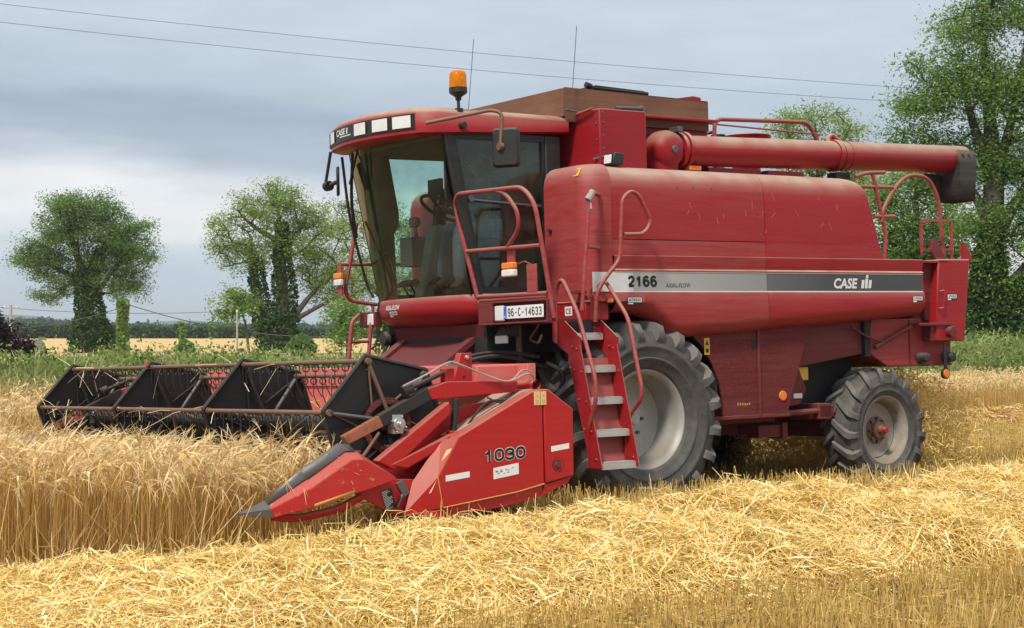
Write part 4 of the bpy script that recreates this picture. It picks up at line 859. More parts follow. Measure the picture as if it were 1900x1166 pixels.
# ---- unloading auger along the left side
A0, A1 = Vector((-.90, 1.0, 3.475)), Vector((-5.02, 1.0, 3.562))
m = MB(); m.tube([A0, A1, A1 + (A1 - A0).normalized() * .03, A1 + (A1 - A0).normalized() * .05], [.150, .150, .135, .09], 28); au = m.build('unloading_auger', RED, H, smooth=50)
d = (A1 - A0).normalized()
for p, r, w_ in ((-3.03, .166, .03), (-3.10, .158, .02), (-3.2, .155, .012), (-.96, .185, .02), (-.90, .175, .02)):
    q_ = A0 + d * ((A0.x - p)); MB().tube([q_ - d * w_, q_ + d * w_], r, 28).build('flange', RED, au, smooth=40)
m = MB(); m.lathe([(0, .0), (.10, .0), (.155, -.03), (.185, -.10), (.19, -.2), (.17, -.3), (0, -.34)], (-.72, 1.17, 3.47), 'y', 26); m.tube([(-.72, .96, 3.47), (-.72, .9, 3.1)], .19, 22); m.build('elbow', TANK, au, smooth=40)
m = MB(); m.lathe([(0, .02), (.035, .02), (.04, -.01)], (-.72, 1.17, 3.46), 'y', 12); m.box(-.86, -.80, 1.0, 1.14, 3.64, 3.69); m.build('elbow_fitting', STEEL, au, .004)
m = MB(); m.rail([(-2.98, 1.0, 3.62), (-3.0, .95, 3.70), (-3.08, .94, 3.74), (-3.16, .98, 3.66)], .03, .03); m.build('hinge', RED, au)
secs = []
for z, x0, x1, hy in ((3.645, -4.80, -5.075, .162), (3.50, -4.79, -5.085, .175), (3.30, -4.79, -5.075, .172), (3.09, -4.80, -5.055, .17)):
    secs.append([(x0, 1 + hy, z), (x1 + .03, 1 + hy, z), (x1, 1 + hy - .03, z), (x1, 1 - hy, z), (x0, 1 - hy, z)])
m = MB(); m.loft(secs, caps=False); m.prism([(-4.55, 3.40), (-4.79, 3.40), (-4.80, 3.09)], 'y', .86, .89)
bo = m.build('spout_boot', RUBB, au, solid=.012, smooth=30)
m = MB()
for x in (-4.84, -4.94, -5.04): m.lathe([(0, .01), (.016, .008), (.018, 0)], (x, 1.176, 3.60), 'y', 8)
m.build('rivets', STEEL, bo)
m = MB(); m.box(-3.0, -3.2, .93, 1.07, 3.27, 3.34); m.box(-3.05, -3.15, .97, 1.03, 3.15, 3.3); m.build('auger_rest', DARK, H, .006)

# ---- engine deck things behind the tank
m = MB(); m.box(-1.42, -2.70, -1.0, 1.0, 3.05, 3.24); m.build('engine_deck', REDL, H, .01)
m = MB(); m.lathe([(0, .0), (.15, 0), (.15, .40), (.17, .42), (.17, .43), (.26, .50), (.27, .53), (.14, .56), (0, .56)], (-2.45, .3, 3.24), 'z', 26); m.build('air_intake', RED, H)
m = MB(); m.tube([(-1.93, .45, 3.2), (-1.93, .45, 3.70)], .06, 14); m.tube([(-1.93, .45, 3.70), (-1.93, .45, 3.745)], .075, 14, mi=1); m.build('fuel_filler', (CONC, DARK), H)
m = MB(); m.rail([(-1.74, .6, 3.24), (-1.75, .6, 3.88), (-3.08, .6, 3.92), (-3.22, .6, 3.70)], .022, .10); m.tube([(-.5, 1.0, 3.80), (-1.4, .6, 3.835), (-3.29, .6, 3.796)], .010, 6); m.rail([(-1.75, .6, 3.75), (-1.75, -.6, 3.75)], .018); m.build('deck_rail', REDR, H)
m = MB(); m.box(-.95, -1.10, 1.05, 1.12, 3.275, 3.32, mi=1); m.box(-1.30, -2.0, .80, 1.0, 3.25, 3.33); m.box(-2.1, -2.6, .7, 1.0, 3.25, 3.33); m.build('deck_fitting', (RED, AMBER), H, .006)

# ---- rear: rails, ledge, straw hood, steering axle
m = MB(); R_ = .021
m.rail([(-3.13, 1.2, 3.284), (-3.30, 1.2, 3.33), (-3.57, 1.2, 3.344)], R_, .1); m.rail([(-3.398, 1.2, 3.32), (-3.505, 1.2, 2.905), (-3.571, 1.2, 2.697), (-3.535, 1.2, 2.43)], R_, .1)
m.rail([(-3.10, 1.2, 3.18), (-3.693, 1.2, 3.191)], R_ * .9); m.rail([(-3.506, 1.2, 2.82), (-3.53, 1.2, 2.94), (-3.718, 1.2, 3.192), (-3.93, 1.2, 3.335), (-4.239, 1.2, 3.326), (-4.40, 1.2, 3.107), (-4.455, 1.2, 2.43)], R_, .16)
m.rail([(-3.40, 1.2, 2.876), (-3.705, 1.2, 2.884)], R_); m.build('rear_handrail', REDR, H)
m = MB(); m.box(-3.10, -4.2, -1.3, 1.50, 2.38, 2.405); m.build('rear_deck', REDD, H, .004)
m = MB(); g = .017
for a, b in (((-4.0, 1.3, 2.83), (-4.0, 1.3, 2.48)), ((-4.47, 1.3, 2.85), (-4.47, 1.3, 2.42)), ((-4.0, 1.3, 2.84), (-4.47, 1.3, 2.85)), ((-4.05, 1.3, 2.53), (-4.47, 1.3, 2.54))): m.tube([a, b], g, 4)
m.build('gate_frame', REDR, H)
m = MB(); m.prism([(-3.99, 2.63), (-4.05, 2.63), (-4.20, 2.43), (-4.20, 1.80), (-4.05, 1.75), (-3.98, 1.75), (-4.06, 2.40), (-3.98, 2.50)], 'y', 1.42, 1.46); m.box(-3.9, -4.1, 1.0, 1.40, 1.78, 2.38); m.build('ladder_stringer', REDL, H, .004)
rb = MB().prism([(-4.03, 2.42), (-4.52, 2.422), (-4.40, 1.555), (-3.95, 1.56)], 'y', .75, 1.50).build('straw_hood_door', RED, H, .012)
MB().prism([(-4.47, 2.60), (-4.50, 2.60), (-4.62, 2.42), (-4.47, 2.42)], 'y', 1.42, 1.46).build('stay', RED, rb)
MB().rail([(-4.02, 1.51, 2.08), (-4.06, 1.54, 2.09), (-4.04, 1.54, 1.90), (-4.0, 1.51, 1.90)], .008, .02).build('door_handle', RED, rb)
dealer_sticker(rb, f_side(-4.145, 1.5005, 1.985), .15, .066)
m = MB(); m.prism([(-3.16, 1.80), (-3.08, 1.466), (-3.377, 1.307), (-4.345, 1.299), (-4.36, 1.80)], 'y', -1.35, 1.35); sh = m.build('straw_hood', REDD, H, .008)
m = MB(); m.box(-3.70, -3.715, 1.351, 1.36, 1.31, 1.79); m.box(-3.38, -4.34, 1.351, 1.362, 1.30, 1.325); m.build('seam_strip', REDL, sh)
for x, z in ((-3.86, 1.39), (-4.26, 1.388)): MB().lathe([(0, .11), (.035, .11), (.05, .10), (.055, .02), (.07, .0), (.07, -.01)], (x, 1.36, z), 'y', 18).build('rubber_buffer', RUBB, sh)
m = MB(); m.box(-3.70, -4.18, 1.37, 1.52, 1.72, 1.75); m.box(-3.9, -4.15, 1.36, 1.48, 1.56, 1.72); m.tube([(-4.16, 1.40, 1.66), (-4.16, 1.56, 1.65)], .06, 12); m.build('lamp_bracket', REDL, H, .006)
m = MB(); m.box(-4.10, -4.145, 1.46, 1.475, 1.20, 1.55); m.build('reflector_stay', BLACK, H, .003)
m = MB(); m.lathe([(0, .008), (.042, .006), (.046, -.004)], (-4.125, 1.478, 1.215), 'y', 20); m.build('rear_reflector', AMBER, H)
m = MB(); m.lathe([(0, -.0), (.058, -.002), (.058, -.03)], (-4.125, 1.476, 1.215), 'y', 20); m.build('reflector_cup', BLACK, H)
m = MB(); m.prism([(-1.90, 1.78), (-3.02, 1.80), (-3.05, 1.45), (-2.14, 1.335), (-2.0, 1.34)], 'y', -1.32, 1.32); m.build('rear_frame', REDL, H, .006)
m = MB(); m.box(-3.03, -3.11, 1.30, 1.37, 1.42, 1.80); m.build('frame_post', DARK, H)
m = MB(); m.tube([(-3.15, 1.39, 1.51), (-3.74, 1.40, 1.735)], .022, 8); m.tube(curve([(-2.85, 1.36, 1.72), (-3.1, 1.4, 1.60), (-3.35, 1.4, 1.58), (-3.7, 1.4, 1.74)]), .012, 6); m.build('hydraulic_ram', REDL, H)
m = MB(); m.box(-2.4, -3.5, -.14, .14, .74, .96); m.box(-3.12, -3.32, -1.05, 1.05, .58, .76); m.tube([(-1.6, 1.30, .87), (-2.42, 1.30, .885)], .032, 10); m.box(-2.38, -2.56, .9, 1.33, .80, .96); m.box(-2.4, -2.6, -.9, 1.33, .82, .94); m.build('rear_axle', REDL, H, .008)
m = MB(); m.box(-.5, -1.95, -.6, .6, .66, .80); m.box(-1.75, -2.10, .95, 1.12, .64, .76); m.tube([(-2.04, 1.03, .76), (-2.02, 1.03, .80), (-2.08, 1.03, .80), (-2.06, 1.03, .76)], .008, 6); m.box(-2.05, -2.12, .92, 1.15, .62, .78); m.build('tow_hitch', REDL, H, .006)
m = MB(); m.box(-.9, -1.9, -1.2, 1.2, .80, .96); m.build('cleaning_shoe', REDL, H, .01)
m = MB(); m.prism([(-2.02, 1.30), (-2.20, 1.32), (-2.30, 1.1), (-2.2, .96), (-2.0, .94)], 'y', 1.0, 1.25); m.box(-2.1, -2.22, 1.25, 1.27, 1.02, 1.07, mi=1); m.box(-2.14, -2.34, 1.22, 1.24, 1.20, 1.33, mi=2); m.build('fan_drive', (REDL, STICK, YEL), H, .004)
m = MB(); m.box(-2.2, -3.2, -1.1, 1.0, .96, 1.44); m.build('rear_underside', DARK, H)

# ---- mesh side panels
for sy in (1, -1):
    pn = MB().prism([(-.99, .885), (-1.455, .885), (-1.455, 1.72), (-.60, 1.70), (-.76, 1.56), (-.88, 1.38), (-.96, 1.2), (-1.0, 1.0)], 'y', sy * 1.43, sy * 1.45).build('screen_panel', REDS, H)
    MB().prism([(-1.475, .885), (-1.84, .90), (-2.17, 1.76), (-1.475, 1.74)], 'y', sy * 1.432, sy * 1.452).build('screen_panel', REDS, H)
    m = MB(); m.box(-1.45, -1.48, sy * 1.42, sy * 1.47, .86, 1.72); m.box(-.85, -1.86, sy * 1.40, sy * 1.465, .855, .888); m.build('screen_frame', REDL, H, .004)
    if sy > 0:
        m = MB(); m.box(-.775, -.842, 1.452, 1.456, 1.48, 1.64); y = m.build('warning_sticker', YEL, H)
        m = MB(); m.prism([(-.787, 1.57), (-.831, 1.57), (-.809, 1.625)], 'y', 1.4565, 1.4575); m.box(-.792, -.827, 1.4565, 1.4575, 1.50, 1.54); m.build('warning_symbol', INK, y)
        m = MB(); rw = np.random.RandomState(5)
        for k in range(6): m.box(-1.18 - k * .03, -1.18 - k * .03 - .012 - .01 * rw.rand(), 1.4502, 1.4515, .985, 1.0 + .012 * rw.rand())
        m.build('faded_marks', ORG, pn, smooth=0)
        m = MB(); m.lathe([(0, .012), (.045, .010), (.05, 0)], (-1.775, 1.453, 1.06), 'y', 20); m.build('side_reflector', AMBER, H)
        m = MB(); m.box(-1.385, -1.43, 1.451, 1.455, 1.52, 1.62); m.build('latch_slot', DARK, pn, .01)

# ---- feeder house and dark works under the cab
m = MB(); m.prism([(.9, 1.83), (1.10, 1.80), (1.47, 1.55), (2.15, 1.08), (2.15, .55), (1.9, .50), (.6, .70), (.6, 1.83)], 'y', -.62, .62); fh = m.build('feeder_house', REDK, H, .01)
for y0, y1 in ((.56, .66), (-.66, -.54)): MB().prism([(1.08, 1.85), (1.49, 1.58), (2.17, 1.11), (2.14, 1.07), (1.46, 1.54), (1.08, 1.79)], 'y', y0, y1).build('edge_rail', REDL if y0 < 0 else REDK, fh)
m = MB(); m.box(1.15, 1.45, .622, .64, 1.05, 1.50); m.build('cover_plate', REDD, fh); MB().lathe([(0, .003), (.045, .003), (.045, 0)], (1.25, .641, 1.40), 'y', 14).build('slot', DARK, fh)
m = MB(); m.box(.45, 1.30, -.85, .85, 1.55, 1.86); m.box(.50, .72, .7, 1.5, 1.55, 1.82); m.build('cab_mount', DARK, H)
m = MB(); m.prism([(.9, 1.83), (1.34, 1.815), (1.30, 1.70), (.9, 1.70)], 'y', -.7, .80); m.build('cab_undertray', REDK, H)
m = MB()
for pts in ([(1.75, .75, 1.42), (1.5, .85, 1.52), (1.2, .95, 1.55), (.9, 1.1, 1.50)], [(1.78, .78, 1.38), (1.5, .9, 1.49), (1.2, 1.0, 1.51), (.85, 1.15, 1.40)], [(1.7, .8, 1.36), (1.45, .95, 1.44), (1.1, 1.0, 1.40), (.9, 1.2, 1.2)], [(.9, 1.2, 1.45), (.8, 1.3, 1.35), (.8, 1.25, 1.2), (.9, 1.1, 1.15)]):
    m.tube(curve(pts), .022, 7)
m.build('hydraulic_hose', BLACK, H)
m = MB(); m.tube([(1.05, 1.0, 1.8), (1.05, 1.0, 1.1)], .03, 8); m.rail([(1.0, 1.25, 1.80), (1.05, 1.16, 1.66), (1.05, 1.30, 1.62), (1.02, 1.31, 1.70)], .012, .03); m.build('gear_stay', RUSTB, H)
wl = MB().prism([(1.32, 1.69), (1.26, 1.79), (1.20, 1.79), (1.18, 1.69)], 'y', 1.0, 1.20).build('work_lamp', RUBB, H, .012)
MB().box(1.30, 1.325, 1.01, 1.19, 1.63, 1.70).build('lens', LENS, wl, .006); MB().tube([(1.24, 1.1, 1.78), (1.24, 1.1, 1.86)], .015, 8).build('bracket', STEEL, wl)

# ---- cab
BUL = lambda y, b, w=.86: b * (1 - (y / w) ** 2)
def ws_x(y, z): return 1.40 + (z - 2.08) * (.31 / 1.44) + BUL(y, .17)
cab = MB(); 
m = MB(); ys = np.linspace(-.80, .80, 15); zs = np.linspace(2.075, 3.52, 8)
m.loft([[(ws_x(y, z), y, z) for y in ys] for z in zs], closed=False); ws = m.build('windscreen', GLASS, H, smooth=80)
# nose below the windscreen
secs = []
for z, o_, w_ in ((2.085, .0, .86), (2.06, .012, .87), (1.98, .018, .875), (1.92, .0, .87), (1.87, -.05, .85), (1.835, -.12, .80), (1.815, -.22, .72)):
    row = []
    for y in np.linspace(-1, 1, 21):
        yy = y * w_; r = max(0, abs(y) - .86) / .14; row.append((1.40 + o_ + BUL(yy, .17, .9) - .16 * r ** 2.2, yy, z))
    row += [(.70, .86 * w_ / .87, z), (.70, -.86 * w_ / .87, z)]
    secs.append(row)
ns = MB().loft(secs).build('cab_nose', RED, H, smooth=50)
nx = lambda y, z: 1.40 + float(np.interp(z, [1.815, 1.835, 1.87, 1.92, 1.98, 2.06], [-.22, -.12, -.05, .0, .018, .012])) + BUL(y, .17, .9)
def onnose(y0, z0): return lambda a, b, d=.004: (nx(y0 + a, z0 + b) + d, y0 + a, z0 + b + .0)
lettering('nose_lettering', 'AXIAL-FLOW', onnose(-.52, 1.985), .33, .048, INKW, ns, .03, .1)
dealer_sticker(ns, lambda a, b, d: (nx(-.435 + a, 1.915 + b) + d + .002, -.435 + a, 1.915 + b), .19, .062)
# floor, rear wall, ceiling lining
m = MB(); m.prism([(.46, -.80), (1.36, -.80), (1.50, -.4), (1.53, 0), (1.50, .4), (1.36, .80), (.46, .80)], 'z', 2.03, 2.088); m.build('cab_floor', CABG, H)
m = MB(); m.box(.42, .46, -.84, .84, 2.05, 2.62); m.box(.42, .46, -.84, -.60, 2.6, 3.55); m.box(.42, .46, .60, .84, 2.6, 3.55); m.box(.42, .46, -.6, .6, 3.35, 3.55); m.build('rear_wall', TRIM, H)
m = MB(); m.box(.44, 1.70, -.80, .80, 3.50, 3.54); m.build('headliner', TRIM, H)
MB().box(.43, .45, -.6, .6, 2.6, 3.35).build('rear_window', GLASSD, H)
# pillars and door frame
def strut(m_, a, b, wx, wy): 
    m_.loft([[(p[0] - wx, p[1] - wy, p[2]), (p[0] + wx, p[1] - wy, p[2]), (p[0] + wx, p[1] + wy, p[2]), (p[0] - wx, p[1] + wy, p[2])] for p in (a, b)])
for sy in (1, -1):
    m = MB(); strut(m, (1.36, sy * .83, 2.08), (1.665, sy * .83, 3.53), .05, .025); m.build('front_pillar', BLACK, H, .01)
    m = MB(); strut(m, (.50, sy * .83, 2.05), (.50, sy * .83, 3.56), .085, .025); m.build('rear_pillar', BLACK, H, .01)
    dr = MB().prism([(1.335, 2.09), (1.64, 3.54), (.585, 3.56), (.585, 2.09)], 'y', sy * .812, sy * .818).build('door_glass' if sy > 0 else 'side_window', GLASSD if sy > 0 else GLASS, H)
    m = MB(); m.prism([(1.36, 2.09), (1.335, 2.15), (.58, 2.15), (.58, 2.09)], 'y', sy * .805, sy * .835); m.prism([(1.66, 3.56), (1.63, 3.49), (.58, 3.50), (.58, 3.56)], 'y', sy * .805, sy * .835); strut(m, (.60, sy * .82, 2.1), (.60, sy * .82, 3.55), .018, .018); strut(m, (1.31, sy * .82, 2.1), (1.60, sy * .82, 3.5), .022, .018); m.build('door_frame', BLACK, dr)
    if sy > 0:
        m = MB(); m.tube([(1.43, .845, 2.94), (.66, .85, 2.90)], .012, 6); m.lathe([(0, .02), (.03, .02), (.03, 0)], (1.43, .835, 2.95), 'y', 12); m.box(.82, .66, .84, .87, 2.895, 2.92); m.build('door_latch', STEEL, dr)
    m = MB(); m.box(.585, 1.34, sy * .80, sy * .86, 1.98, 2.088); m.build('door_sill', RED, H, .008)
# roof
def rx(y): return 1.86 + BUL(y, .25, .95)
secs = []
for z, ins, top in ((3.515, .03, 0), (3.53, .0, 0), (3.70, .0, 0), (3.735, .02, 0), (3.76, .10, 0)):
    row = []
    for k in range(19):
        y = -1 + 2 * k / 18; yy = y * (.90 - ins); c_ = max(0, abs(y) - .88) / .12; row.append((rx(yy) - ins - .10 * c_ ** 2, yy, z + (.02 * BUL(yy, 1, .95) if z > 3.6 else 0)))
    row += [(.34 + ins, .90 - ins, z + (.075 if 3.515 <= z < 3.6 else .0)), (.34 + ins, -(.90 - ins), z + (.075 if z < 3.6 else 0))]
    secs.append(row)
rf = MB().loft(secs).build('cab_roof', RED, H, smooth=45)
def roofstrip(y0, y1, z0, z1, d, n=10, zc=0.0): return [[(rx(y) + dd, y, z) for y in np.linspace(y0, y1, n)] for z, dd in ((z0, -.03), (z0, d), (z1, d), (z1, -.03))]
MB().loft(roofstrip(-.86, .76, 3.565, 3.705, .010, 24), closed=False).build('lamp_panel', BLACK, rf, smooth=60)
for y0, y1 in ((-.84, -.77), (-.70, -.52), (-.02, .17), (.27, .47), (.53, .73)):
    l = MB().loft(roofstrip(y0, y1, 3.582, 3.690, .020, 5), closed=False).build('roof_lamp', LENS, rf, smooth=60)
lettering('roof_lettering', 'CASE', lambda a, b: (rx(-.46 + a) + .012, -.46 + a, 3.625 + b), .24, .06, INKW, rf, .03, .15)
m = MB()
for k in range(3): m.add([(rx(-.19) + .012, -.195 + k * .035, 3.625), (rx(-.19) + .012, -.172 + k * .035, 3.625), (rx(-.19) + .012, -.168 + k * .035, 3.68), (rx(-.19) + .012, -.19 + k * .035, 3.68)], [(0, 1, 2, 3)])
m.add([(rx(-.3) + .012, -.34, 3.605), (rx(-.1) + .012, -.10, 3.605), (rx(-.1) + .012, -.10, 3.614), (rx(-.3) + .012, -.34, 3.614)], [(0, 1, 2, 3)]); m.build('roof_emblem', INKW, rf, smooth=0)
# wipers and hoses at the right front corner
m = MB()
m.tube(curve([(1.93, -.60, 3.46), (1.80, -.70, 2.9), (1.62, -.74, 2.30), (1.56, -.70, 2.12)]), .014, 6); m.tube(curve([(1.90, -.45, 3.48), (1.80, -.66, 3.05), (1.72, -.72, 2.7)]), .016, 6); m.tube([(1.93, -.3, 3.50), (1.88, -.55, 3.2)], .012, 6)
m.build('wiper', BLACK, H)
# interior
m = MB(); m.box(.62, 1.05, -.17, .37, 2.50, 2.64); m.build('driver_seat', SEATM, H, .05)
MB().box(.55, .68, -.15, .36, 2.60, 3.14, rot=('Y', -.12)).build('seat_back', SEATM, H, .05)
MB().box(.68, .98, -.05, .25, 2.08, 2.5).build('seat_base', DARK, H, .03)
m = MB(); m.prism([(1.40, 2.09), (1.54, 2.09), (1.37, 2.76), (1.27, 2.78)], 'y', .0, .14); sc_ = m.build('steering_column', CABG, H, .02)
sw = MB(); cen = Vector((1.27, .10, 2.93)); tilt = Matrix.Rotation(math.radians(-32), 3, 'Y')
ring = [cen + tilt @ Vector((.21 * math.cos(a), .21 * math.sin(a), 0)) for a in np.linspace(0, 2 * math.pi, 33)]
sw.tube(ring, .017, 8, False)
for a in (0.3, 2.4, 4.5): sw.tube([cen - Vector((0, 0, .03)), cen + tilt @ Vector((.2 * math.cos(a), .2 * math.sin(a), 0))], .014, 6)
sw.tube([cen - Vector((0, 0, .02)), (1.34, .08, 2.76)], .03, 8); sw.build('steering_wheel', DARK, H)
m = MB(); m.box(.60, .95, -.68, -.36, 2.45, 2.62); m.prism([(.60, 2.6), (.74, 2.6), (.70, 3.02), (.62, 3.06), (.55, 3.02)], 'y', -.70, -.34); m.build('passenger_seat', BEIGE, H, .06)
m = MB(); m.box(1.06, 1.10, -.40, -.17, 3.09, 3.25); mo = m.build('monitor', BLACK, H, .01); MB().tube([(1.08, -.28, 3.1), (1.10, -.32, 2.72)], .014, 8).build('monitor_stalk', DARK, mo)
m = MB(); m.box(1.12, 1.42, -.42, -.20, 2.40, 2.68); m.tube([(1.30, -.3, 2.68), (1.32, -.3, 2.80)], .02, 8); m.lathe([(0, .06), (.05, .05), (.06, 0), (.04, -.04), (0, -.05)], (1.32, -.3, 2.82), 'z', 12); m.build('control_console', CABG, H, .02)
m = MB()
for y in (-.25, -.12, .0, .32): m.tube([(1.42, y, 2.09), (1.50, y, 2.22)], .010, 6); m.box(1.46, 1.56, y - .05, y + .05, 2.22, 2.24, rot=('Y', .6))
m.build('pedals', DARK, H)
m = MB(); m.box(.47, .50, -.80, -.20, 2.62, 3.3); m.build('door_card', TRIM, H)
m = MB(); m.prism([(1.30, 3.50), (1.63, 3.50), (1.36, 2.09), (1.24, 2.09), (1.26, 2.75), (1.20, 2.85), (1.20, 2.95)], 'y', -.80, -.775); m.build('pillar_trim', TRIM, H)

# ---- platform, ladder, handrails
m = MB(); m.box(.66, 1.38, .86, 1.36, 1.80, 1.845); m.build('platform', REDL, H, .006)
m = MB(); m.box(1.38, 1.41, .97, 2.02, 1.80, 1.99); m.box(1.41, 1.47, .97, 2.02, 1.985, 2.0); m.box(1.41, 1.47, .97, 2.02, 1.795, 1.81); m.box(1.41, 1.47, 2.0, 2.02, 1.81, 1.985); m.box(1.41, 1.47, .97, 1.19, 1.81, 1.985); pb = m.build('plate_carrier', REDL, H, .004)
hl = MB(); hl.box(1.43, 1.455, 1.20, 1.345, 1.825, 1.965); hl.build('headlamp', LENS, H, .015)
np_ = MB().box(1.452, 1.456, 1.345, 1.94, 1.842, 1.952).build('number_plate', WHITE, H, .002)
MB().box(1.4562, 1.4572, 1.347, 1.395, 1.845, 1.949).build('blue_band', BLUE, np_)
numerals('plate_lettering', '96-C-14633', onfront(1.4575, 1.412, 1.860), .0515, .040, .074, .0105, INK, np_)
lettering('country_letters', 'IRL', onfront(1.4576, 1.353, 1.852), .036, .02, INKW, np_)
m = MB(); LX = lambda z: 1.45 + .13 * (z - 2.05) / .9
P = lambda y, z: (LX(z), y, z)
m.rail([P(.935, 2.046), P(.925, 2.12), P(.775, 2.90), P(.86, 2.985), P(1.86, 2.955), P(2.0, 2.80), P(2.03, 2.05), P(2.035, 1.83)], .020, .10, 12)
m.rail([P(.845, 2.469), P(1.985, 2.447)], .018); m.rail([P(.93, 2.055), P(2.0, 2.04)], .020); m.rail([P(.97, 2.02), P(1.99, 2.015)], .016)
m.rail([P(1.45, 2.965), P(1.60, 2.92), P(1.74, 2.75), P(1.71, 2.60), P(1.50, 2.455)], .018, .12)
m.rail([P(.93, 2.05), P(.96, 1.97), P(1.08, 1.96)], .014, .04); m.build('platform_rail', REDR, H)
m = MB(); m.box(1.47, 1.485, 1.46, 1.57, 2.28, 2.45); m.box(1.45, 1.465, 1.72, 1.86, 2.05, 2.30); m.tube([(1.46, 1.78, 2.30), (1.47, 1.70, 2.33), (1.48, 1.62, 2.31)], .006, 6); m.build('lamp_stem', REDR, H, .004)
il = MB().box(1.47, 1.53, 1.43, 1.60, 2.27, 2.33).build('indicator_lamp', AMBER, H, .012); MB().box(1.47, 1.532, 1.43, 1.60, 2.205, 2.269).build('side_light', LENS, il, .012)
ld = MB()
for x, ys in ((1.0, (1.47, 1.80, 1.88)), (.575, (1.50, 1.80, 1.88))):
    pass
# two stringers (steps between them)
def stringer(x):
    m = MB(); m.prism([(1.42, 1.815), (1.60, 1.815), (1.83, 1.66), (1.83, 1.50), (1.68, 1.50), (1.42, 1.64)], 'x', x, x + .012)
    m.prism([(1.66, 1.52), (1.83, 1.60), (2.10, .525), (1.94, .525)], 'x', x + .0125, x + .024); m.box(x, x + .05, 1.935, 1.95, .53, .9)
    for y, z in ((1.50, 1.75), (1.50, 1.68), (1.72, 1.58), (1.78, 1.56), (1.74, 1.38), (1.84, 1.36), (1.80, 1.12), (1.90, 1.10), (1.86, .86), (1.96, .84), (1.92, .60), (2.02, .60)):
        m.lathe([(0, .008), (.011, .007), (.012, 0)], (x + (.024 if z < 1.6 else .012), y, z), 'x', 6)
    return m.build('ladder_stringer', RED, H, smooth=20)
stringer(.97); stringer(.56)
for i, (z, y) in enumerate(((1.685, 1.60), (1.395, 1.77), (1.115, 1.86), (.835, 1.94), (.555, 2.02))):
    m = MB(); m.box(.587, .968, y - .13, y + .04, z - .0, z + .012); m.box(.587, .968, y + .035, y + .045, z - .045, z + .012)
    for k in range(16): m.box(.60 + k * .0225, .612 + k * .0225, y - .10, y + .046, z + .0122, z + .020)
    m.build('ladder_step', ALU, H, .002)
m = MB(); m.prism([(1.62, 1.48), (1.70, 1.48), (1.94, .53), (1.90, .53)], 'x', .587, .965); m.build('ladder_back', REDD, H)
m = MB(); X = 1.0
m.rail([(X, 1.50, 1.62), (X, 1.50, 2.08), (X, 1.60, 2.20), (X, 1.82, 1.88), (X, 2.05, 1.30), (X, 2.05, 1.10), (X, 1.93, .86)], .019, .09, 12); X = .555
m.rail([(X, 1.50, 1.70), (X, 1.50, 2.05), (X, 1.64, 2.19), (X, 1.97, 1.82), (X, 2.13, 1.20), (X, 2.11, 1.10), (X, 1.94, .96)], .019, .09, 12); m.build('ladder_handrail', REDR, H)
m = MB(); Y = 1.70
m.rail([(.52, 1.56, 2.945), (.66, 1.66, 2.95), (.72, Y, 2.94)], .018, .04); m.rail([(.73, Y, 2.95), (.745, Y, 2.86), (.86, Y, 1.90)], .018, .03); m.rail([(.54, 1.56, 2.463), (.77, Y, 2.466)], .016)
m.rail([(.40, 1.75, 2.578), (.162, 1.75, 2.586), (.075, 1.75, 2.70), (.215, 1.75, 2.935), (.30, 1.75, 2.975), (.41, 1.75, 2.90), (.455, 1.75, 2.35), (.618, 1.73, 2.18), (.690, 1.70, 2.05), (.70, 1.68, 1.80)], .019, .07, 12)
m.build('entry_handrail', REDR, H)
m = MB(); m.tube([(.70, Y, 2.96), (.76, Y, 2.88)], .032, 10); m.tube([(.74, Y, 2.90), (.74, Y + .02, 2.80)], .012, 6); m.build('tape_wrap', CONC, H)
m = MB(); m.prism([(1.50, 1.815), (1.62, 1.82), (1.55, 2.05), (1.50, 2.05)], 'x', .60, .615); m.box(.66, .76, 1.40, 1.52, 2.06, 2.09); m.tube([(.60, 1.5, 1.9), (.60, 1.5, 2.1), (.56, 1.55, 2.12)], .014, 8); m.build('hinge_bracket', REDL, H, .003)
# right-hand step and rails
m = MB(); yv = -.92
m.rail([(1.60, yv, 2.86), (1.75, yv, 2.20), (1.70, yv, 2.10), (1.40, yv, 2.06)], .02, .10); m.rail([(1.80, yv, 2.455), (1.0, yv, 2.46)], .017); m.rail([(1.52, yv, 2.08), (1.44, yv, 2.06), (1.44, yv, 1.96)], .016, .03); m.box(1.80, 1.815, yv - .03, yv + .05, 2.15, 2.46)
m.build('platform_rail', REDR, H)
il = MB().box(1.80, 1.84, -.99, -.85, 2.31, 2.37).build('indicator_lamp', AMBER, H, .01); MB().box(1.80, 1.84, -.99, -.85, 2.245, 2.309).build('side_light', LENS, il, .01)
m = MB()
for x in (1.68, 1.46): m.rail([(x - .08, yv, 1.96), (x, yv, 1.90), (x + .10, yv, 1.10)], .02, .08)
m.tube([(1.70, yv, 1.70), (1.48, yv, 1.70)], .016, 8); m.tube([(1.74, yv, 1.40), (1.52, yv, 1.40)], .016, 8); m.build('step_ladder', REDR, H)
m = MB(); m.box(1.38, 1.46, -1.15, -.85, 1.84, 1.99); rl = m.build('lamp_box', REDL, H, .006); MB().box(1.462, 1.475, -.98, -.87, 1.86, 1.97).build('lens', LENS, rl, .008)
m = MB(); m.lathe([(0, .05), (.06, .05), (.075, 0), (.05, -.06), (0, -.07)], (1.36, -.80, 1.72), 'x', 14); m.build('horn', RUBB, H)

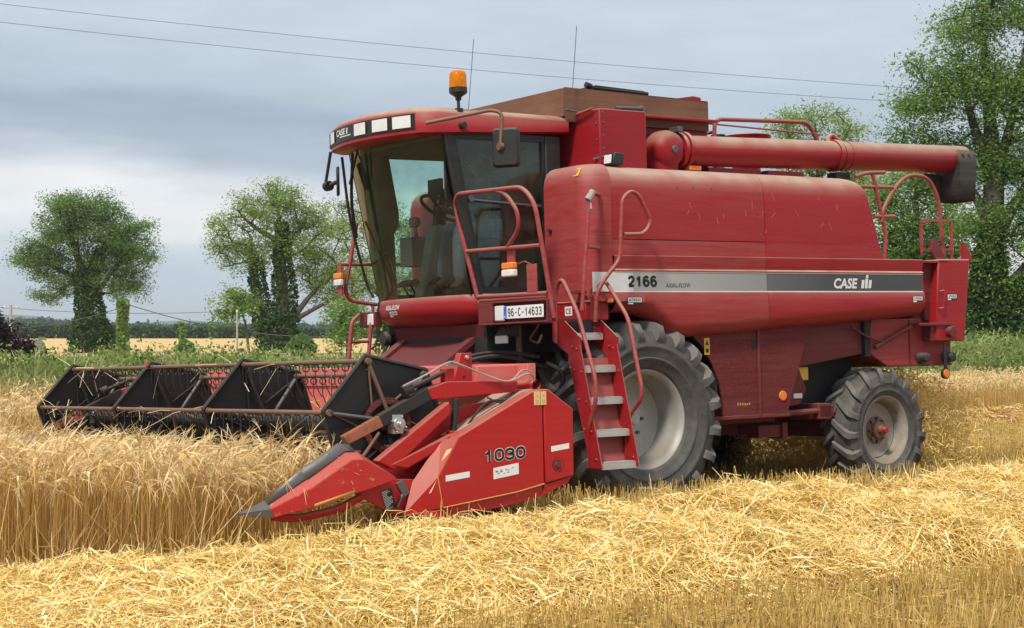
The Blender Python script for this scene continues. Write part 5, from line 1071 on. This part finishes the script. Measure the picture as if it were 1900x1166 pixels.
# ---- mirrors, beacon, aerials
def mirror(sy):
    m = MB(); x, y = 1.41, sy * 1.36
    c_ = MB(); w, h_ = .125, .175; pts = []
    for cx, cz, a0 in ((1, 1, 0), (-1, 1, 90), (-1, -1, 180), (1, -1, 270)):
        for k in range(5): a = math.radians(a0 + 22.5 * k); pts.append((cx * (w - .035) + .035 * math.cos(a), cz * (h_ - .035) + .035 * math.sin(a)))
    c_.loft([[(0, px, pz) for px, pz in pts], [(.02, px, pz) for px, pz in pts], [(.055, px * .86, pz * .9) for px, pz in pts]])
    xf = Matrix.Translation((1.385, y, 3.355)) @ Matrix.Rotation(sy * math.radians(38), 4, 'Z'); mi_ = c_.build('wing_mirror', BLACK, H, .004, xf=xf)
    g = MB(); g.loft([[(-.002, px * .93, pz * .95) for px, pz in pts], [(-.004, px * .93, pz * .95) for px, pz in pts]]); g.build('mirror_face', CHROME, mi_, xf=xf)
    b = MB(); b.rail([(1.93, sy * .90, 3.60), (1.50, sy * 1.30, 3.69), (1.43, sy * 1.37, 3.66), (1.46, sy * 1.37, 3.36)], .017, .07, 10); b.tube([(1.44, sy * 1.37, 3.36), (1.48, sy * 1.37, 3.36)], .035, 12); b.build('mirror_arm', RUSTB, mi_)
mirror(1)
m = MB(); m.tube([(1.87, -.92, 3.55), (1.90, -1.0, 3.20)], .016, 8); m.lathe([(0, .03), (.05, .03), (.05, -.03), (0, -.03)], (1.88, -.97, 3.22), 'y', 12); m.tube([(1.88, -.97, 3.22), (1.815, -.89, 3.26)], .022, 8); mi_ = m.build('wing_mirror', BLACK, H)
MB().box(1.80, 1.83, -.98, -.80, 3.12, 3.40, rot=('Z', -.5)).build('mirror_housing', BLACK, mi_, .02)
bx, by = 1.55, .86
m = MB(); m.box(bx - .03, bx + .03, by - .02, by + .03, 3.60, 3.76); m.tube([(bx, by, 3.75), (bx, by, 3.84)], .015, 8); m.lathe([(0, .05), (.03, .05), (.035, -.0), (.03, -.04), (0, -.05)], (bx, by + .04, 3.60), 'y', 10)
bk = m.build('beacon', BLACK, H, .003)
MB().lathe([(0, -.03), (.025, -.03), (.03, .0), (.075, .03), (.083, .04), (.083, .085), (0, .085)], (bx, by, 3.86), 'z', 24).build('beacon_base', BLACK, bk)
MB().lathe([(0, 0), (.03, 0), (.045, .05), (.02, .08), (0, .08)], (bx, by, 3.96), 'z', 14).build('bulb', CHROME, bk)
def amber_glass():
    m = bpy.data.materials.new('amber_dome'); m.use_nodes = True; p = m.node_tree.nodes['Principled BSDF']; p.inputs['Base Color'].default_value = (.95, .30, .01, 1); p.inputs['Roughness'].default_value = .12
    p.inputs['Transmission Weight'].default_value = .55; p.inputs['IOR'].default_value = 1.2; return m
MB().lathe([(.080, 0), (.079, .10), (.072, .135), (.05, .15), (0, .153)], (bx, by, 3.946), 'z', 28).build('beacon_dome', amber_glass(), bk, smooth=60)
m = MB(); m.tube([(.345, .95, 3.80), (.254, .95, 4.60)], .0035, 5); m.tube([(.25, .95, 3.79), (.42, .95, 3.805)], .012, 6); m.build('aerial', STEEL, H)
m = MB(); m.tube([(1.275, .6, 3.74), (1.189, .6, 4.456)], .0035, 5); m.build('aerial', STEEL, H)

# ================================================================== GRAIN HEADER
HD = empty('grain_header', mat4=POSE @ Matrix.Identity(4), label='bright red grain header with black reel and pointed divider, numbered 1030', cat='harvester header')
YE = 3.10
ep = MB().prism([(3.27, .402), (3.31, .632), (3.117, .923), (2.435, 1.236), (2.338, 1.25), (2.338, .522), (2.6, .475)], 'y', 2.98, YE).build('end_panel', REDH, HD, .01)
m = MB(); m.prism([(3.117, .926), (2.435, 1.24), (2.33, 1.255), (2.33, 1.235), (2.43, 1.215), (3.10, .90)], 'y', 2.62, 2.979); m.prism([(3.31, .632), (3.10, .92), (3.06, .90), (3.26, .60)], 'y', 2.9, 2.979); m.build('top_cover', RED, ep, .006)
m = MB(); m.tube([(3.312, YE + .001, .63), (3.272, YE + .001, .404), (2.6, YE + .001, .477), (2.34, YE + .001, .524)], .005, 6); m.build('worn_edge', ORG, ep)
fl = MB().add([(3.31, YE, .632), (3.117, YE, .923), (3.20, 2.98, .90), (3.46, 2.98, .60), (3.56, 3.02, .375), (3.27, YE, .402)], [(0, 1, 2, 3), (0, 3, 4, 5)]).build('front_flange', REDH, ep, solid=.012, smooth=0)
m = MB(); m.prism([(3.56, .372), (3.27, .395), (2.34, .515), (2.34, .43), (2.7, .37), (3.3, .33)], 'y', 2.72, 3.075); m.build('skid_skirt', REDW, ep, .006)
rd = MB().prism([(2.326, 1.25), (2.28, 1.25), (2.045, 1.09), (2.052, .57), (2.326, .525)], 'y', 2.96, YE + .001).build('rear_door', REDH, HD, .01)
m = MB(); m.prism([(2.326, .515), (2.055, .565), (2.10, .52), (2.36, .425)], 'y', 2.75, 3.085); m.build('door_skirt', REDH, rd, .004)
MB().lathe([(.055, .001), (.055, -.03), (0, -.03)], (2.205, YE + .003, .665), 'y', 22).build('drive_recess', DARK, rd)
MB().lathe([(0, .012), (.02, .012), (.022, 0), (.042, 0), (.045, -.02)], (2.215, YE + .004, .662), 'y', 16).build('drive_boss', REDL, rd)
m = MB(); m.box(2.42, 2.305, YE + .002, YE + .006, 1.13, 1.235); cp = m.build('hinge_plate', CREAM, ep); m = MB(); m.box(2.364, 2.361, YE + .0062, YE + .007, 1.13, 1.235)
for x in (2.39, 2.33): 
    m.lathe([(.010, .001), (.012, .001)], (x, YE + .0065, 1.155), 'y', 12); m.bolt(x, YE + .006, 1.20, 'y', .004, .003)
m.build('plate_marks', INKG, cp)
numerals('header_number', '1030', onleft(2.90, YE + .0035, .713, .045), .099, .088, .095, .020, INK, ep)
numerals('header_number_edge', '1030', onleft(2.904, YE + .0022, .709, .045), .099, .096, .103, .0285, STICK, ep)
def sticker(par, name, x, z, w, h_, tilt, mt, y=YE + .002):
    V = [(x, y, z), (x - w, y, z + w * tilt), (x - w, y, z + w * tilt + h_), (x, y, z + h_)]
    return MB().add(V, [(0, 1, 2, 3)]).build(name, mt, par, smooth=0)
sticker(ep, 'reflective_strip', 3.245, .595, .215, .045, .09, STICK); sticker(rd, 'reflective_strip', 2.27, .765, .175, .042, .10, STICK, YE + .003)
lb = sticker(ep, 'maintenance_label', 2.815, .585, .235, .085, .12, STICK, YE + .0018)
rs_ = np.random.RandomState(3); m = MB()
for k in range(12): 
    x = 2.80 - rs_.rand() * .17; z = .615 + rs_.rand() * .05; m.add([(x, YE + .003, z), (x - .02, YE + .003, z + .002), (x - .02, YE + .003, z + .006), (x, YE + .003, z + .005)], [(0, 1, 2, 3)])
m.build('label_marks', BLUE, lb, smooth=0)
for (x, z) in ((3.265, .725), (3.40, .505)):
    V = [(x, 3.062, z), (x - .035, 3.085, z + .015), (x - .085, 3.098, z + .115), (x - .05, 3.075, z + .10)]
    s_ = MB().add(V, [(0, 1, 2, 3)]).build('warning_sticker', CREAM, fl, smooth=0)
# dark chart on the inner side plate
ip = MB().prism([(3.98, .56), (3.60, .63), (3.44, .62), (3.48, .37), (3.62, .37)], 'y', 2.955, 2.975).build('divider_plate', REDH, HD, .003)
ch = MB().add([(3.735, 2.977, .545), (3.64, 2.977, .57), (3.60, 2.977, .43), (3.69, 2.977, .395)], [(0, 1, 2, 3)]).build('instruction_chart', INK, ip, smooth=0); m = MB()
for k in range(13):
    t = (k + .7) / 14; a = Vector((3.735, 2.978, .545)).lerp(Vector((3.69, 2.978, .395)), t); b = Vector((3.64, 2.978, .57)).lerp(Vector((3.60, 2.978, .43)), t); e = .35 + .55 * rs_.rand()
    p, q_ = a.lerp(b, .08), a.lerp(b, e); m.add([p, q_, q_ - Vector((0, 0, .0045)), p - Vector((0, 0, .0045))], [(0, 1, 2, 3)])
m.build('chart_lines', STICK, ch, smooth=0)
# crop divider (snoot): worn red nose with bare metal along its ridge
def divider(yc, s=1):
    Yo, Yi = yc, yc - s * .26; ym = yc - s * .13
    secs = [[(4.90, ym + s * .05, .458), (4.90, ym + s * .05, .470), (4.90, ym + s * .04, .474), (4.90, ym + s * .03, .470), (4.90, ym + s * .03, .458)],
            [(4.66, Yo - s * .05, .425), (4.67, Yo - s * .05, .49), (4.68, ym + s * .02, .545), (4.67, Yi + s * .08, .49), (4.66, Yi + s * .08, .425)],
            [(4.35, Yo - s * .01, .48), (4.36, Yo - s * .01, .62), (4.38, ym, .735), (4.36, Yi + s * .03, .62), (4.35, Yi + s * .03, .48)],
            [(4.03, Yo, .555), (4.04, Yo, .80), (4.08, ym, .905), (4.04, Yi, .80), (4.03, Yi, .555)],
            [(3.90, Yo, .58), (3.94, Yo, .80), (3.99, ym, .893), (3.94, Yi, .80), (3.90, Yi, .58)],
            [(3.66, Yo - s * .02, .635), (3.67, Yo - s * .02, .655), (3.70, ym, .67), (3.67, Yi, .655), (3.66, Yi, .635)]]
    d = MB().loft(secs).build('crop_divider', REDW, HD, .008, smooth=30)
    m = MB(); ridge_ = [(secs[k][2]) for k in range(5)]
    for k in range(1, 4):
        a, b = Vector(secs[k][2]), Vector(secs[k + 1][2]); oa, ob = Vector(secs[k][1]), Vector(secs[k + 1][1]); ia, ib = Vector(secs[k][3]), Vector(secs[k + 1][3]); up = Vector((.004, s * .003, .006)); w1, w2 = (.55, .5) if k < 3 else (.5, .45)
        m.add([a.lerp(oa, w1) + up, b.lerp(ob, w2) + up, b + up * 1.6, a + up * 1.6], [(0, 1, 2, 3)]); m.add([a.lerp(ia, .5) + up, b.lerp(ib, .5) + up, b + up * 1.6, a + up * 1.6], [(0, 1, 2, 3)])
    m.build('bare_ridge', STEEL, d, smooth=30, solid=-.003)
    tip = MB().loft([[Vector(v) + Vector((.004, s * (.004 if i < 2 else 0), .004)) for i, v in enumerate(secs[0])], [Vector(v) + (Vector((ym - v[1], ym - v[1], 0)) * 0) + Vector((0, s * (.006 if i < 2 else -.006 if i > 2 else 0), .006 if i == 2 else 0)) for i, v in enumerate(secs[1])]]).build('divider_point', STEEL, d)
    MB().rail([(4.62, ym, .43), (4.45, ym, .40), (4.10, ym, .44), (3.90, ym, .52)], .03, .1).build('skid_tube', REDH, d)
    if s > 0: m = MB(); m.add([secs[2][0], secs[3][0], (4.02, Yo + s * .002, .585), (4.35, Yo - s * .006, .505)], [(0, 1, 2, 3)]); m.build('bare_edge', ORG, d, solid=-.003)
    return d
divider(3.11); divider(-2.98, -1)
# divider tubes sloping up to the arm pivot
m = MB()
def beam(a, b, c_, d_, y0, y1): m.prism([a, b, c_, d_], 'y', y0, y1)
beam((3.115, 1.185), (3.10, 1.09), (3.62, .70), (3.76, .77), 2.90, 2.985); beam((3.06, .955), (3.06, .895), (3.50, .70), (3.66, .735), 2.93, 2.99); m.build('divider_beam', REDH, HD, .012)
m = MB(); m.prism([(3.70, .70), (3.0, 1.12), (2.4, 1.2), (2.3, .5), (3.4, .35), (3.65, .5)], 'y', 2.80, 2.83); m.build('end_sheet', REDH, HD)
m = MB(); m.tube([(3.06, 2.93, .92), (3.02, 2.93, 1.20)], .026, 10, mi=1); m.box(3.02, 3.10, 2.90, 2.97, .88, .96); m.tube([(3.06, 2.90, .94), (3.06, 3.0, .94)], .018, 8); m.build('lift_ram', (REDH, BLACK), HD, .003)
m = MB(); m.tube(curve([(2.98, 2.94, .93), (2.90, 2.97, 1.05), (2.75, 2.97, 1.17), (2.5, 2.96, 1.16)]), .009, 6); m.tube(curve([(2.75, 2.95, 1.2), (2.65, 2.97, 1.16), (2.55, 2.95, 1.19), (2.45, 2.93, 1.24)]), .008, 6); m.build('ram_hose', BLACK, HD)
m = MB(); m.box(3.58, 3.52, 2.96, 3.0, .50, .62, rot=('Y', .5)); m.tube([(3.60, 2.99, .42), (3.55, 2.99, .52)], .012, 6); m.build('divider_latch', STEEL, HD, .003)
# reel arms
def arm(s):
    y0, y1 = (2.86, 2.94) if s > 0 else (-2.94, -2.86)
    ar = MB().prism([(3.275, 1.285), (3.24, 1.20), (2.45, 1.236), (2.455, 1.32), (3.10, 1.333)], 'y', y0, y1).build('reel_arm', REDH, HD, .006)
    m = MB(); m.prism([(3.70, 1.10), (3.66, 1.02), (3.235, 1.205), (3.275, 1.29)], 'y', y0 + .005, y1 - .005); m.build('arm_slide', BLACK, ar, .004)
    m = MB(); m.prism([(4.005, .962), (3.965, .90), (3.66, 1.02), (3.695, 1.098)], 'y', y0 + .012, y1 - .012); m.build('arm_tip', RUSTR, ar, .004)
    m = MB(); m.tube([(3.455, y1 - .03, 1.275), (3.10, y1 - .03, 1.405)], .018, 10); m.tube([(3.48, y1 - .03, 1.265), (3.40, y1 - .03, 1.295)], .042, 14); m.box(3.03, 3.115, y0, y1 - .01, 1.33, 1.43, mi=1); m.build('slide_ram', (BLACK, REDH), ar, .003)
    m = MB(); m.tube([(2.45, y0 - .0, 1.283), (2.30, y0 + .0, 1.283)], .03, 14); m.tube([(2.31, y0 - .1 * s, 1.283), (2.31, y1 + .05 * s, 1.283)], .04, 16, caps=False); m.box(2.30, 2.44, y0, y1, 1.22, 1.245); m.build('arm_pivot', REDH, ar)
    m = MB(); m.lathe([(0, s * .06), (.022, s * .06), (.025, s * .03), (.05, s * .028), (.055, 0), (.055, -s * .06)], (3.545, y1 - s * .0, 1.03), 'y', 18)
    for k in range(4): a = k * math.pi / 2 + .4; m.lathe([(0, s * .03), (.008, s * .03), (.01, 0)], (3.545 + .06 * math.cos(a), y1, 1.03 + .06 * math.sin(a)), 'y', 6)
    m.box(3.50, 3.59, y0 + .0, y1, .96, 1.10); m.build('reel_bearing', CHROME, ar, .003)
arm(1); arm(-1)
m = MB(); m.tube(curve([(3.50, 2.95, 1.31), (3.30, 2.96, 1.39), (3.12, 2.96, 1.47), (3.05, 2.96, 1.475), (2.95, 2.97, 1.44), (2.60, 2.97, 1.32), (2.40, 2.97, 1.37), (2.32, 2.95, 1.36), (2.28, 2.93, 1.30)], 40), .007, 6); m.tube(curve([(3.10, 2.94, 1.45), (3.02, 2.95, 1.455), (2.75, 2.96, 1.37), (2.55, 2.96, 1.32), (2.42, 2.96, 1.40), (2.30, 2.92, 1.38)], 40), .006, 6); m.build('hydraulic_pipe', CONC, HD)
# back wall, post, floor, cutter bar, intake screw
m = MB(); m.box(2.14, 2.22, -3.05, 2.75, 1.28, 1.45); m.prism([(2.14, 1.3), (2.2, 1.3), (2.2, .55), (2.6, .40), (2.6, .36), (2.14, .45)], 'y', -3.05, 2.75); bw = m.build('back_wall', REDB, HD, .006)
m = MB(); m.prism([(2.9, 1.46), (2.56, 1.45), (2.58, 1.30), (2.86, 1.31)], 'y', 2.50, 2.56); m.prism([(2.22, 1.44), (2.6, 1.44), (2.6, 1.30), (2.22, 1.28)], 'y', 1.2, 2.6); m.build('top_beam', REDB, HD, .006)
m = MB(); m.prism([(2.90, 1.545), (2.80, 1.545), (2.80, 1.30), (2.98, 1.30)], 'y', 2.76, 2.83)
for x, z in ((2.84, 1.44), (2.88, 1.36)): m.lathe([(0, .001), (.014, .001), (.014, -.01)], (x, 2.831, z), 'y', 12, mi=1)
m.lathe([(0, .02), (.014, .02), (.02, .006), (.02, 0)], (2.85, 2.83, 1.51), 'y', 12, mi=2); m.build('stay_plate', (REDH, DARK, CHROME), HD, .004)
m = MB(); m.prism([(3.62, .14), (3.3, .12), (2.5, .30), (2.5, .33), (3.3, .16), (3.62, .17)], 'y', -2.95, 2.95); m.build('header_floor', REDL, HD)
m = MB(); m.prism([(2.92, 1.565), (2.82, 1.565), (2.80, 1.2), (3.0, 1.2)], 'y', -3.07, -3.0); m.prism([(3.27, .402), (3.31, .632), (3.117, .923), (2.435, 1.236), (2.05, 1.1), (2.05, .55)], 'y', -3.10, -3.0); m.build('end_panel', REDH, HD, .006)
sc2 = MB(); sc2.tube([(2.75, -2.95, .66), (2.75, 2.75, .66)], .20, 20); aug = sc2.build('intake_auger', REDL, HD)
m = MB()
for s, y0, y1 in ((1, .6, 2.72), (-1, -2.92, -.6)):
    n_ = 70; secs = []
    for k in range(n_ + 1):
        t = k / n_; a = s * t * 4.5 * 2 * math.pi; y = y0 + (y1 - y0) * t; secs.append([(2.75 + r * math.cos(a), y, .66 + r * math.sin(a)) for r in (.19, .31)])
    m.loft(secs, closed=False)
m.build('auger_flight', STEEL, aug, solid=.006)
m = MB(); m.box(3.66, 3.58, -2.95, 2.95, .13, .155)
for y in np.arange(-2.9, 2.95, .10): m.prism([(y - .03, .14), (y + .03, .14), (y, .15)], 'x', 3.66, 3.665); m.add([(3.66, y - .022, .13), (3.66, y + .022, .13), (3.78, y, .145), (3.66, y, .165)], [(0, 1, 2), (0, 2, 3), (1, 3, 2)])
m.build('cutter_bar', STEEL, HD, smooth=0)
# reel
RC = Vector((3.515, 0, 1.02)); RR = .505; ANG = [math.radians(12.6 + 60 * k) for k in range(6)]
reel = MB().tube([(RC.x, -3.1, RC.z), (RC.x, 2.86, RC.z)], .068, 20).build('reel', BLACK, HD)
PLY = [2.70, .68, -1.19, -3.12]
for i, y in enumerate(PLY):
    R2 = RR + .045; pts = [(RC.x + R2 * math.cos(a), RC.z + R2 * math.sin(a)) for a in ANG]; t = .006
    pl = MB().prism(pts, 'y', y - t, y + t).build('reel_plate', PLATE, reel)
    m = MB()
    for k in range(6):
        a, b = pts[k], pts[(k + 1) % 6]; m.tube([(a[0], y + .012, a[1]), (b[0], y + .012, b[1])], .016, 6)
    m.build('plate_rim', BLACK, pl)
    m = MB(); m2 = MB()
    for k in range(6):
        a = ANG[k]; p = (RC.x + RR * .93 * math.cos(a), y + .035, RC.z + RR * .93 * math.sin(a)); (m if k % 2 else m2).tube([p, (RC.x + .10 * math.cos(a + .25), y + .06, RC.z + .10 * math.sin(a + .25))], .015, 8)
        p2 = (RC.x + RR * .93 * math.cos(a), y + .02, RC.z + RR * .93 * math.sin(a)); m.tube([p2, (RC.x + .16 * math.cos(a - .5), y + .02, RC.z + .16 * math.sin(a - .5))], .009, 6)
    if i in (0,):
        m.build('spoke', RUSTB, pl); m2.build('spoke', GREYT, pl)
        m = MB(); m.lathe([(.20, .02), (.21, .035), (.16, .035), (.15, .02)], (RC.x, y, RC.z), 'y', 24); m.build('drive_ring', REDL, pl)
        for k in range(6): MB().lathe([(0, .05), (.016, .05), (.02, 0)], (RC.x + RR * .97 * math.cos(ANG[k]), y, RC.z + RR * .97 * math.sin(ANG[k])), 'y', 10).build('plate_bolt', STEEL, pl)
        for k in range(10): a = k * .628; MB().lathe([(0, .045), (.010, .045), (.012, .03)], (RC.x + .18 * math.cos(a), y, RC.z + .18 * math.sin(a)), 'y', 6).build('ring_bolt', STEEL, pl)
    else:
        m2.build('spoke', GREYT, pl); m.build('spoke', BLACK, pl)
for k, a in enumerate(ANG):
    cx, cz = RC.x + RR * math.cos(a), RC.z + RR * math.sin(a); tb = MB(); tb.tube([(cx, -3.16, cz), (cx, 2.74, cz)], .018, 10)
    for y in PLY: tb.tube([(cx, y - .05, cz), (cx, y + .05, cz)], .026, 10)
    b = tb.build('reel_bar', RUSTB, reel); tn = MB()
    for y in np.arange(-3.05, 2.68, .155):
        if abs(math.sin(a)) > .9 and a > math.pi: pass
        ring = [(cx - .002 + .026 * math.sin(u), y + .004 * u, cz - .046 + .026 * math.cos(u)) for u in np.linspace(0, 2 * math.pi, 11)]
        tn.tube(ring, .0055, 5, False); tn.tube([(cx + .012, y + .03, cz - .02), (cx + .012, y + .03, cz - .16), (cx - .015, y + .03, cz - .225), (cx - .045, y + .03, cz - .27)], .0045, 5, False)
    tn.build('tine_row', TINE, reel)
for n_, y in (('straw_wisp', -2.4),): pass

# ================================================================== DRIVER
def person():
    root = empty('person', mat4=POSE, label='driver in blue jeans and dark shirt seated at the wheel inside the cab', cat='person')
    def skin(name, chains, m_, sub=2, parent=None):
        V = []; E_ = []; R_ = []
        idx = {}
        for ch in chains:
            prev = None
            for p, r in ch:
                key = tuple(round(x, 4) for x in p)
                if key not in idx: idx[key] = len(V); V.append(p); R_.append(r)
                k = idx[key]
                if prev is not None and prev != k: E_.append((prev, k))
                prev = k
        me = bpy.data.meshes.new(name); me.from_pydata(V, E_, []); o = bpy.data.objects.new(name, me); COL.objects.link(o); o.parent = parent or root
        sk = o.modifiers.new('skin', 'SKIN'); sk.use_smooth_shade = True; sb = o.modifiers.new('sub', 'SUBSURF'); sb.levels = sub; sb.render_levels = sub
        if not me.skin_vertices: me.skin_vertices.new()
        for v, r in zip(me.skin_vertices[0].data, R_): v.radius = r if isinstance(r, tuple) else (r, r)
        me.skin_vertices[0].data[0].use_root = True; me.materials.append(m_); return o
    hip = (.76, .10, 2.72); ch = (.74, .10, 3.02); nk = (.80, .10, 3.22)
    arms = []
    for s in (1, -1):
        sh = (.79, .10 + s * .17, 3.14); el = (.90, .10 + s * .25, 2.90); wr = (1.10, .10 + s * .17, 2.93); arms.append((sh, el, wr))
    # body: one continuous skin
    skin('body', [[(hip, (.15, .12)), ((.74, .10, 2.88), (.14, .12)), (ch, (.15, .13)), ((.77, .10, 3.14), (.12, .10)), (nk, .055), ((.84, .10, 3.30), .06), ((.86, .10, 3.36), (.088, .078)), ((.86, .10, 3.43), (.082, .075))]] +
         [[((.77, .10, 3.14), (.12, .10)), (a[0], .062), (a[1], .045), (a[2], .032), ((a[2][0] + .07, a[2][1] - .02, a[2][2] + .0), .038)] for a in arms] +
         [[(hip, (.15, .12)), ((.84, .10 + s * .10, 2.70), .095), ((1.14, .10 + s * .13, 2.74), .068), ((1.16, .10 + s * .13, 2.42), .052), ((1.17, .10 + s * .13, 2.22), .04), ((1.28, .10 + s * .14, 2.15), .04)] for s in (1, -1)], SKIN)
    skin('shirt', [[((.76, .10, 2.74), (.165, .135)), ((.74, .10, 2.88), (.155, .135)), (ch, (.165, .145)), ((.77, .10, 3.14), (.135, .115)), ((.80, .10, 3.19), .072)]] + [[((.77, .10, 3.14), (.135, .115)), (a[0], .074), ((a[0][0] * .35 + a[1][0] * .65, a[0][1] * .35 + a[1][1] * .65, a[0][2] * .35 + a[1][2] * .65), .060)] for a in arms], SHIRT)
    skin('jeans', [[((.76, .10, 2.72), (.165, .13)), ((.84, .10 + s * .10, 2.70), .108), ((1.15, .10 + s * .13, 2.745), .084), ((1.165, .10 + s * .13, 2.45), .070), ((1.172, .10 + s * .13, 2.24), .062)] for s in (1, -1)], JEANS)
    for s in (1, -1): skin('boot', [[((1.17, .10 + s * .13, 2.22), .052), ((1.175, .10 + s * .13, 2.155), .055), ((1.25, .10 + s * .14, 2.14), .048), ((1.34, .10 + s * .15, 2.13), .04)]], BOOT)
    # face, ears, hair
    m = MB(); m.lathe([(0, .03), (.012, .022), (.016, 0)], (.94, .10, 3.375), 'x', 8)
    for s in (1, -1): m.lathe([(0, .010), (.022, .008), (.026, 0)], (.86, .10 + s * .078, 3.375), 'y', 10)
    m.build('face', SKIN, root)
    m = MB()
    for s in (1, -1): m.lathe([(0, .008), (.009, .004), (.010, -.004)], (.935, .10 + s * .032, 3.395), 'x', 10)
    m.box(.932, .942, .075, .125, 3.325, 3.332); m.build('eyes_and_mouth', HAIR, root)
    m = MB(); secs = []
    for k in range(7):
        t = k / 6 * math.pi * .52; r = .098 * math.sin(t) + .001; secs.append([(.845 + r * math.cos(u) * (1.05 if math.cos(u) < 0 else .92), .10 + r * .93 * math.sin(u), 3.405 + .10 * math.cos(t)) for u in np.linspace(0, 2 * math.pi, 17)[:-1]])
    m.loft(secs); m.build('hair', HAIR, root, smooth=80)
    # hands closed round the wheel rim, four fingers and a thumb each
    for a in arms:
        w = Vector(a[2]); s = 1 if a[2][1] > .1 else -1; g = Vector((1.16, a[2][1] - s * .02, 2.95)); skin('hand', [[(tuple(w), .03), (tuple(w.lerp(g, .6)), (.040, .022)), (tuple(g), (.036, .02))]] + [[(tuple(g), (.036, .02)), (tuple(g + Vector((.025, f * .018, .018))), .0095), (tuple(g + Vector((.05 + .004 * (2 - abs(f)), f * .02, .006))), .009), (tuple(g + Vector((.045, f * .02, -.022))), .008)] for f in (-1.5, -.5, .5, 1.5)] + [[(tuple(w.lerp(g, .6)), (.040, .022)), (tuple(w.lerp(g, .8) + Vector((.0, -s * .035, -.01))), .011), (tuple(g + Vector((.02, -s * .04, -.02))), .009)]], SKIN)
person()

# ---- chaff thrown out behind, and straws caught on the reel
RS = np.random.RandomState(77)
def chaff():
    n = 42000; x = -3.35 - 1.7 * RS.rand(n) ** 1.2; y = RS.uniform(-1.15, 1.2, n); t = np.clip((-3.35 - x) / 1.9, 0, 1); top = 1.30 - .5 * t ** 2; z = .10 + (top - .10) * RS.rand(n) ** .9
    P = np.stack([x, y, z], 1); M = np.array(POSE); P = P @ M[:3, :3].T + M[:3, 3]; d = unit(RS.randn(n, 3) + np.array([.4, .2, -.5])); L = .010 + .05 * RS.rand(n) ** 2
    bl = Blades(); Q = P[:, None] + d[:, None] * (L[:, None] * np.array([-1, 1.])[None])[..., None]; bl.strips(Q, np.full((n, 2), .0042), unit(np.cross(d, RS.randn(n, 3))), np.clip(.35 + .35 * RS.rand(n), 0, 1)); tag(bl.build('flying_chaff', STRAW), kind='stuff')
chaff()
def wisps():
    bl = Blades(); M = np.array(POSE); n = 46; y = np.concatenate([RS.uniform(-3.1, -2.2, 22), RS.uniform(-2, 2.6, 24)]); a = np.array(ANG)[RS.choice([0, 1], n)]; P = np.stack([RC.x + (RR + .0) * np.cos(a), y, RC.z + RR * np.sin(a)], 1)
    d = unit(RS.randn(n, 3) * np.array([.5, 1, .5]) + np.array([0, 0, -.25])); L = .08 + .28 * RS.rand(n); t = np.array([-.5, -.1, .25, .5]); Q = P[:, None] + d[:, None] * (L[:, None] * t[None] * 2)[..., None]; Q[..., 2] -= (np.abs(t) ** 2)[None] * L[:, None] * .8
    Q = Q @ M[:3, :3].T + M[:3, 3]; bl.strips(Q, np.full((n, 4), .0028), unit(np.cross(d, RS.randn(n, 3))), np.clip(.6 + .35 * RS.rand(n), 0, 1)); tag(bl.build('caught_straw', STRAW), kind='stuff')
wisps()

def gathered():
    """cut barley lying on the header floor against the screw"""
    bl = Blades(); M = np.array(POSE); n = 9000; x = RS.uniform(2.35, 3.5, n); y = RS.uniform(-2.9, 2.6, n); top = np.interp(x, [2.3, 2.6, 3.0, 3.5], [1.12, 1.0, .72, .40]) * (.75 + .35 * vnoise(y * 1.6 + 9, x * 2, 33)); z = .2 + (top - .2) * RS.rand(n) ** .35
    d = unit(RS.randn(n, 3) * np.array([1, .7, .5])); L = .10 + .22 * RS.rand(n); Q = np.stack([x, y, z], 1)[:, None] + d[:, None] * (L[:, None] * np.array([-1, 0, 1.])[None])[..., None]; Q[:, 1, 2] += .04
    Q[..., 0] = np.clip(Q[..., 0], 2.24, 3.7); Q[..., 1] = np.clip(Q[..., 1], -2.95, 2.7); Q = Q @ M[:3, :3].T + M[:3, 3]
    bl.strips(Q, np.full((n, 3), .0036), unit(np.cross(d, RS.randn(n, 3))), np.clip(.35 + .4 * RS.rand(n), 0, 1)); tag(bl.build('gathered_barley', CROPM), kind='stuff')
gathered()

# ---- the air itself: far things fade to blue
def haze():
    m = bpy.data.materials.new('haze'); m.use_nodes = True; t = m.node_tree; t.nodes.clear(); o = t.nodes.new('ShaderNodeOutputMaterial'); v = t.nodes.new('ShaderNodeVolumePrincipled')
    v.inputs['Color'].default_value = (.86, .93, 1.0, 1); v.inputs['Density'].default_value = .0002; v.inputs['Anisotropy'].default_value = .2; t.links.new(v.outputs[0], o.inputs['Volume'])
    MB().box(-4600, 4600, -120, 6200, -3.2, 75).build('haze', m, smooth=0); tag(bpy.data.objects['haze'], kind='stuff')
haze()
